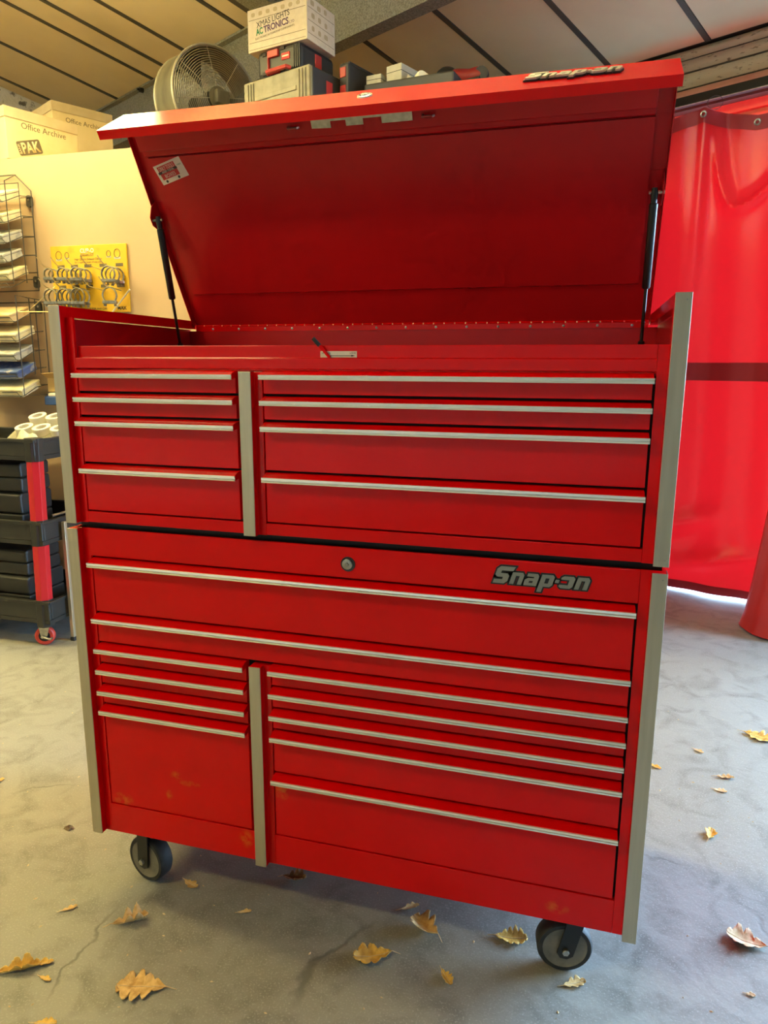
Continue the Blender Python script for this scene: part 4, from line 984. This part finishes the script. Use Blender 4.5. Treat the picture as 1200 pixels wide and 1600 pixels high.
# open carton and blue bin on the wall by the chest
ob = thing('open_carton', 'small open brown carton beside the lower wire rack', 'box', (-1.676, 1.93, 1.232), math.radians(-8))
obj('carton', hollow_box(0.12, 0.055, 0.075, 0.003), M['kraft_card'], ob)
obj('flap', MB().add([(0, 0, 0.075), (0.12, 0, 0.075), (0.12, -0.04, 0.105), (0, -0.04, 0.10)], [(0,1,2,3)]), M['kraft_card'], ob, solid=0.002)
obj('flap', MB().add([(0, 0.0, 0.075), (0, 0.055, 0.075), (-0.03, 0.05, 0.095), (-0.03, 0.0, 0.10)], [(0,1,2,3)]), M['kraft_card'], ob, solid=0.002)
bn = thing('blue_bin', 'small blue plastic bin fixed below the open brown carton', 'bin', (-1.690, 1.91, 1.160), 0)
obj('tray', MB().prism([(0, 0), (0.085, 0), (0.085, 0.070), (0.0, 0.045)], 0, 0.15, fn=lambda y, z, x: (x, y, z)), M['bin_blue'], bn, bevel=0.004)
obj('contents', MB().box(0.02, 0.004, 0.045, 0.13, 0.075, 0.066), M['label_white'], bn, bevel=0.008)

# plastic utility cart
CX1, CY0, CX0, CY1 = -1.268, 1.335, -2.05, 1.86
cart = thing('utility_cart', 'black plastic three shelf utility cart with red corner posts', 'cart', (-1.66, 1.60, 0), w=True)
def tray(z0, z1, nm):
    t0 = obj(nm, MB().box(CX0, CY0 + 0.004, z0, CX1 - 0.010, CY1, z0 + 0.02), M['black_plastic'], cart)
    for a in ((CX0, CY0 + 0.004, CX1 - 0.010, CY0 + 0.022), (CX0, CY1 - 0.018, CX1 - 0.010, CY1), (CX1 - 0.028, CY0 + 0.022, CX1 - 0.010, CY1 - 0.018), (CX0, CY0 + 0.022, CX0 + 0.018, CY1 - 0.018)):
        obj('rim', MB().box(a[0], a[1], z0 + 0.02, a[2], a[3], z1), M['black_plastic'], t0, bevel=0.004)
    obj('lip', MB().box(CX0, CY0 - 0.004, z1 - 0.014, CX1 - 0.004, CY0 + 0.004, z1), M['black_plastic'], t0, bevel=0.002)
    obj('lip', MB().box(CX1 - 0.010, CY0 + 0.0042, z1 - 0.014, CX1 - 0.002, CY1, z1), M['black_plastic'], t0, bevel=0.002)
tray(0.935, 1.036, 'shelf'); tray(0.525, 0.640, 'shelf'); tray(0.125, 0.240, 'shelf')
def post(x, y, front):
    hexa = lambda r, zz, ox=0: [(x + ox + r * math.cos(a), y + r * math.sin(a), zz) for a in [math.radians(22.5 + 45 * k) for k in range(8)]]
    def seg(name, z0, z1, r, m, par):
        mb = MB(); f = lambda z: -0.030 * (1 - z / 1.04)
        mb.add(hexa(r, z0, f(z0)) + hexa(r, z1, f(z1)), [tuple(range(8))[::-1], tuple(range(8, 16))] + [(k, (k + 1) % 8, (k + 1) % 8 + 8, k + 8) for k in range(8)])
        return obj(name, mb, M[m], par, bevel=0.002)
    p0 = seg('post', 0.24, 0.955, 0.040, 'cart_red', cart)
    for a, b_ in ((0.930, 1.040), (0.520, 0.645), (0.105, 0.245)): seg('sleeve', a, b_, 0.044, 'black_plastic', p0)
post(-1.306, 1.372, True); post(-1.306, 1.825, False); post(-2.01, 1.372, True); post(-2.01, 1.825, False)
def cart_caster(x, y, turn):
    c = Vector((x, y, 0.048)); ax = Vector((math.sin(turn), -math.cos(turn), 0)); sd = Vector((math.cos(turn), math.sin(turn), 0))
    f = obj('caster', MB().prism([(-0.012, -0.01), (0.012, -0.01), (0.03, 0.052), (-0.022, 0.052)], 0.020, 0.023, fn=lambda a, b, h: c + sd * a + Vector((0, 0, b)) + ax * h), M['zinc'], cart)
    obj('fork_plate', MB().prism([(-0.012, -0.01), (0.012, -0.01), (0.03, 0.052), (-0.022, 0.052)], -0.023, -0.020, fn=lambda a, b, h: c + sd * a + Vector((0, 0, b)) + ax * h), M['zinc'], f)
    obj('top_plate', MB().prism([(-0.024, -0.026), (0.032, -0.026), (0.032, 0.026), (-0.024, 0.026)], 0.0525, 0.058, fn=lambda a, b, h: c + sd * a + ax * b + Vector((0, 0, h))), M['zinc'], f)
    obj('wheel', MB().lathe([(0.028, -0.015), (0.042, -0.015), (0.0475, -0.010), (0.0475, 0.010), (0.042, 0.015), (0.028, 0.015)], 32, c, ax, True), M['caster_red'], f, smooth=True)
    obj('hub', MB().lathe([(0.008, -0.016), (0.028, -0.014), (0.028, 0.014), (0.008, 0.016)], 24, c, ax), M['black_metal'], f, smooth=True)
    obj('brake_tab', MB().tube([c + ax * 0.026 + sd * -0.012 + Vector((0, 0, 0.002)), c + ax * 0.030 + sd * 0.03 + Vector((0, 0, -0.012)), c + ax * 0.030 + sd * 0.042 + Vector((0, 0, -0.006))], 0.006, 6), M['zinc'], f, smooth=True)
cart_caster(-1.352, 1.380, math.radians(25)); cart_caster(-1.352, 1.815, 0.3); cart_caster(-2.02, 1.38, 0.2); cart_caster(-2.02, 1.815, 0.1)

# on the cart
def hard_case(label, x0, y0, z0, w, d, h, group, latch=None, seam=True):
    t_ = thing('hard_case', label, 'tool case', (x0, y0, z0), 0, group)
    obj('bottom_shell', MB().prism([(0.0, 0.012), (0.012, 0), (d - 0.012, 0), (d, 0.012), (d - 0.004, h * 0.5), (0.004, h * 0.5)], 0, w, 'x'), M['black_plastic'], t_, bevel=0.010)
    obj('top_shell', MB().prism([(0.004, h * 0.51), (d - 0.004, h * 0.51), (d, h - 0.012), (d - 0.014, h), (0.014, h), (0.0, h - 0.012)], 0.001, w - 0.001, 'x'), M['black_plastic'], t_, bevel=0.010)
    if latch == 'plastic':
        l_ = obj('latch', MB().box(w * 0.42, -0.014, h * 0.28, w * 0.42 + 0.085, 0.006, h * 0.74), M['black_plastic'], t_, bevel=0.005)
        obj('latch_tab', MB().box(w * 0.42 + 0.015, -0.022, h * 0.36, w * 0.42 + 0.070, -0.013, h * 0.60), M['black_plastic'], l_, bevel=0.003)
    if latch == 'brass':
        l_ = obj('latch', MB().prism([(0, 0), (0.022, -0.012), (0.044, 0), (0.044, 0.040), (0.034, 0.052), (0.010, 0.052), (0, 0.040)], -0.008, 0.004, fn=lambda a, z, y: (w * 0.55 + a, y, h * 0.55 + z)), M['brass'], t_, bevel=0.002, label='brass latch')
        obj('latch_tongue', MB().box(w * 0.55 + 0.014, -0.012, h * 0.55 + 0.004, w * 0.55 + 0.030, -0.008, h * 0.55 + 0.044), M['zinc'], l_, bevel=0.002)
    obj('carry_handle', MB().tube([(w * 0.25, 0.0, h * 0.2), (w * 0.27, -0.014, h * 0.2), (w * 0.40, -0.014, h * 0.2), (w * 0.42, 0.0, h * 0.2)], 0.006, 6), M['black_plastic'], t_, smooth=True)
    return t_
gcs = 'black hard cases on the utility cart'
hard_case('black hard case at the top of the middle cart shelf', -1.96, 1.42, 0.758, 0.515, 0.20, 0.150, gcs)
hard_case('black hard case lying under another on the middle cart shelf', -1.975, 1.41, 0.546, 0.525, 0.22, 0.2115, gcs)
hard_case('black hard case with plastic clasp on the bottom cart shelf', -1.985, 1.40, 0.338, 0.545, 0.24, 0.135, gcs, 'plastic')
hard_case('black hard case with a brass latch on the bottom cart shelf', -1.985, 1.39, 0.146, 0.550, 0.26, 0.1915, gcs, 'brass')
og = thing('cup_organizer', 'grey angled holder with pale tape rolls on the top cart shelf', 'organizer', (-1.60, 1.52, 0.957), 0)
obj('holder', MB().prism([(0, 0), (0.22, 0), (0.22, 0.125), (0.10, 0.120), (0, 0.060)], 0, 0.36, 'x'), M['case_grey'], og, bevel=0.004)
for i in range(3):
    for j in range(2):
        cxx = 0.075 + i * 0.105; yy = 0.055 + j * 0.10; zz = 0.074 + j * 0.048
        r_ = obj('tape_roll', MB().lathe([(0.026, 0.0), (0.044, 0.0), (0.044, 0.046), (0.026, 0.046)], 24, (cxx, yy, zz), (0, -0.35, 1), True), M['cup_cream'], og, smooth=True)
rag = obj('rag', MB().grid(24, 18, lambda i, j: (-1.475 + 0.17 * i, 1.375 + 0.10 * j, 0.958 + 0.105 * math.sin(PI * i) ** 0.7 * math.sin(PI * min(1, j * 1.0 + 0.02)) ** 0.6 + 0.012 * math.sin(14 * i + 6 * j) * math.sin(PI * i))), M['cloth_cream'], None, smooth=True, solid=0.006)
tag(rag, 'crumpled cream rag at the front corner of the top cart shelf', 'rag')
sp = thing('spanner', 'steel spanner lying on the right end of the middle cart shelf', 'spanner', (-1.30, 1.62, 0.62), w=True)
obj('shank', MB().tube([(-1.310, 1.45, 0.648), (-1.300, 1.74, 0.652)], 0.008, 8), M['zinc'], sp, smooth=True)
obj('jaw', MB().tube([(-1.300 + 0.022 * math.cos(a), 1.762 + 0.022 * math.sin(a), 0.653) for a in [math.radians(120 + 300 * k / 12) for k in range(13)]], 0.008, 6), M['zinc'], sp, smooth=True)

# grey steel leg standing behind the cabinet
lg = thing('bench_leg', 'slim grey steel bench leg with a black foot behind the cabinet', 'bench leg', (-1.254, 1.465, 0), w=True)
lean = lambda z: -0.005
obj('leg', MB().box(-1.264, 1.455, 0.02, -1.244, 1.475, 0.62), M['steel_trim'], lg, bevel=0.002)
obj('foot', MB().box(-1.266, 1.452, 0.0, -1.241, 1.478, 0.0198), M['black_rubber'], lg, bevel=0.003)

# ================================================================== fallen oak leaves and dirt
def oak_leaf(name, label, x, y, length, ang, m, curl=0.15, width=0.5, lobes=4, seed=0, fold=0.0, lift=0.004, stem=True):
    rn = random.Random(seed)
    ph = rn.random() * 6; n = 60
    t_ = thing(name, label, 'leaf', (x, y, 0), math.radians(ang), 'fallen oak leaves on the floor')
    def half(t, side):
        env = math.sin(PI * min(1, t * 0.93 + 0.05)) ** 0.8 * (0.55 + 0.75 * t) * (1 if t < 0.97 else 0.6)
        lob = 0.50 + 0.50 * abs(math.sin(PI * (lobes + 0.5) * t + (0.35 if side > 0 else 0))) ** 0.7
        return max(0.015 * length, length * width * 0.5 * env * lob * (0.95 + 0.1 * rn.random()) * 1.35)
    hw = {s: [half(i / n, s) for i in range(n + 1)] for s in (-1, 1)}
    rowv = (-1, -0.66, -0.33, 0, 0.33, 0.66, 1)
    def P(i, j):
        t = i / n; q = rowv[j]
        w = hw[1 if q >= 0 else -1][i] * abs(q) * (1 if q >= 0 else -1)
        xx = (t - 0.5) * length + 0.07 * length * abs(q) ** 1.5 * (1 - t * 0.6)
        roll = curl * (w / (length * 0.25)) ** 2 * length * 0.055
        bend = fold * length * (t - 0.5) ** 2 * 0.7
        if fold and q > 0: roll += fold * 0.24 * abs(w)
        wav = 0.016 * length * math.sin(9 * t + ph + 3 * q) + 0.035 * length * math.sin(5 * t * (1 + abs(q)) + 2 * ph) * abs(q)
        return (xx, w * (1 - 0.28 * min(2, curl)), lift + max(0, roll + bend + abs(wav)))
    mb = MB()
    mb.add([P(i, j) for i in range(n + 1) for j in range(7)], [(i * 7 + j, i * 7 + j + 1, (i + 1) * 7 + j + 1, (i + 1) * 7 + j) for i in range(n) for j in range(6)])
    zmin = min(v[2] for v in mb.v)
    mb.v = [(a, b, c - zmin + 0.0012) for a, b, c in mb.v]
    obj('blade', mb, M[m], t_, smooth=True, solid=0.0008)
    mid = [(mb.v[i * 7 + 3][0], mb.v[i * 7 + 3][1], mb.v[i * 7 + 3][2] + 0.0006) for i in range(0, n + 1, 5)]
    obj('midrib', MB().tube(mid, 0.0007 + length * 0.004, 5), M['leaf_pale'], t_, smooth=True)
    if stem:
        a = mid[0]
        obj('stem', MB().tube([a, (a[0] - length * 0.10, a[1] + length * 0.02, max(0.002, a[2] * 0.6)), (a[0] - length * 0.22, a[1] + length * 0.05, 0.0022)], [0.0012, 0.0009, 0.0008], 5), M['leaf_pale'], t_, smooth=True)
    return t_
LEAVES = [
 # label, x, y, length, angle, material, curl, width, lobes, fold
 ('tiny golden leaf scrap cut by the left picture edge', -0.640, 0.323, 0.040, 60, 'leaf_gold', 0.6, 0.6, 2, 0.2),
 ('small curled tan leaf left of the shadow, near the left front caster', -0.013, -0.098, 0.040, 45, 'leaf_tan', 1.0, 0.4, 2, 0.4),
 ('rolled-up tan oak leaf lying at the edge of the cabinet shadow', 0.164, -0.092, 0.088, 38, 'leaf_tan', 2.6, 0.62, 3, 0.5),
 ('small two-lobed tan leaf just right of the left front caster', 0.241, 0.070, 0.052, -20, 'leaf_tan', 0.5, 0.5, 2, 0.3),
 ('dark brown crumpled leaf under the middle of the cabinet', 0.504, 0.166, 0.065, 10, 'leaf_brown', 1.4, 0.75, 4, 0.8),
 ('very small tan leaf on the dark floor below the left drawers', 0.428, 0.018, 0.034, 25, 'leaf_tan', 1.2, 0.5, 2, 0.3),
 ('flat deeply lobed tan oak leaf at the bottom left', 0.308, -0.252, 0.112, 195, 'leaf_tan', 0.10, 0.62, 4, 0.1),
 ('long rolled golden leaf at the bottom left corner', 0.002, -0.292, 0.100, 30, 'leaf_gold', 2.4, 0.55, 3, 0.3),
 ('golden leaf tip just right of the long rolled leaf', 0.045, -0.262, 0.050, 28, 'leaf_gold', 1.4, 0.5, 2, 0.4),
 ('small golden leaf below the long rolled leaf', 0.081, -0.294, 0.034, -5, 'leaf_gold', 1.3, 0.5, 2, 0.2),
 ('golden leaf cut off by the bottom picture edge', 0.163, -0.390, 0.050, 15, 'leaf_gold', 0.8, 0.5, 3, 0.2),
 ('dull tan leaf under the right half of the cabinet', 0.833, 0.151, 0.052, 35, 'leaf_tan', 1.4, 0.5, 3, 0.3),
 ('crumpled star-shaped tan oak leaf in front of the bottom rail', 0.889, 0.093, 0.082, 150, 'leaf_tan', 0.9, 0.95, 3, 0.9),
 ('tan oak leaf with a rounded lobe left of the star-shaped one', 0.787, -0.025, 0.092, 205, 'leaf_gold', 0.5, 0.7, 3, 0.5),
 ('slim tan leaf standing out at the bottom centre right', 0.966, -0.036, 0.048, -50, 'leaf_gold', 1.2, 0.62, 4, 0.3),
 ('yellowish oak leaf lying left of the right front caster', 1.097, 0.121, 0.078, 8, 'leaf_gold', 0.7, 0.72, 5, 0.4),
 ('tan leaf trapped under the right front caster', 1.250, 0.028, 0.056, 30, 'leaf_tan', 0.8, 0.55, 3, 0.2),
 ('large pale oak leaf on the bluish floor at the right edge', 1.656, 0.270, 0.090, 165, 'leaf_pale', 0.6, 0.85, 3, 0.6),
 ('folded orange leaf right of the cabinet', 1.634, 0.687, 0.055, 70, 'leaf_gold', 1.0, 0.7, 2, 0.8),
 ('curled pale leaf further back right of the cabinet', 1.730, 1.034, 0.060, 5, 'leaf_pale', 1.6, 0.5, 3, 0.5),
 ('small pale leaf in front of the curled pale one', 1.702, 0.947, 0.042, -10, 'leaf_pale', 0.9, 0.55, 3, 0.3),
 ('tiny pale leaf scrap nearest the curtain', 1.668, 1.197, 0.038, -40, 'leaf_pale', 1.0, 0.6, 2, 0.3),
 ('orange leaf scrap half hidden by the right corner strip', 1.505, 1.042, 0.046, -35, 'leaf_gold', 0.9, 0.5, 2, 0.3),
 ('yellow oak leaf near the right picture edge by the curtain', 1.900, 1.370, 0.105, -28, 'leaf_gold', 0.4, 0.7, 4, 0.3),
 ('tiny pale leaf crumb at the lower right edge', 1.632, 0.108, 0.022, 0, 'leaf_pale', 0.8, 0.6, 2, 0.2),
]
for k, (lb, x, y, ln, an, m, cu_, wi, lo, fo) in enumerate(LEAVES):
    oak_leaf('oak_leaf', lb, x, y, ln, an, m, cu_, wi, lo, 11 + k, fo)
rn = random.Random(5)
cl = MB()
for k in range(3):
    pass
def clump(label, x, y, r, m):
    rn2 = random.Random(int(x * 1000))
    mb = MB(); n, mm = 12, 7
    def fn(i, j):
        a = 2 * PI * i; b = PI / 2 * j
        rr = r * (0.75 + 0.35 * math.sin(5 * a + 3 * j) * math.cos(3 * b + a))
        return (x + rr * math.cos(a) * math.cos(b), y + 0.7 * rr * math.sin(a) * math.cos(b), 0.0005 + 0.55 * r * math.sin(b) * (0.8 + 0.3 * math.sin(7 * a)))
    mb.grid(n, mm, fn)
    return tag(obj('dirt_clump', mb, M['dirt'], None, smooth=True), label, 'dirt')
clump('small clump of brown dirt on the floor left of the cabinet', -0.238, 0.179, 0.020, 'dirt')
gm = MB()
for k in range(260):
    x = rn.uniform(-0.9, 2.0); y = rn.uniform(-0.4, 1.6); r = rn.uniform(0.0012, 0.0034)
    a = rn.random() * PI; dx, dy = math.cos(a) * r * rn.uniform(1, 2.4), math.sin(a) * r * rn.uniform(1, 2.4)
    gm.add([(x - dx, y - dy, 0.0003), (x - dy * 0.5, y + dx * 0.5, 0.0004), (x + dx, y + dy, 0.0003), (x + dy * 0.5, y - dx * 0.5, 0.0004), (x, y, r * 0.9)], [(0, 1, 4), (1, 2, 4), (2, 3, 4), (3, 0, 4), (3, 2, 1, 0)])
grit = obj('floor_grit', gm, M['leaf_pale'], None)
tag(grit, 'fine pale grit and crumbs strewn over the floor', 'grit'); grit['kind'] = 'stuff'
for o in scene.objects:
    if '_w' in o: del o['_w']
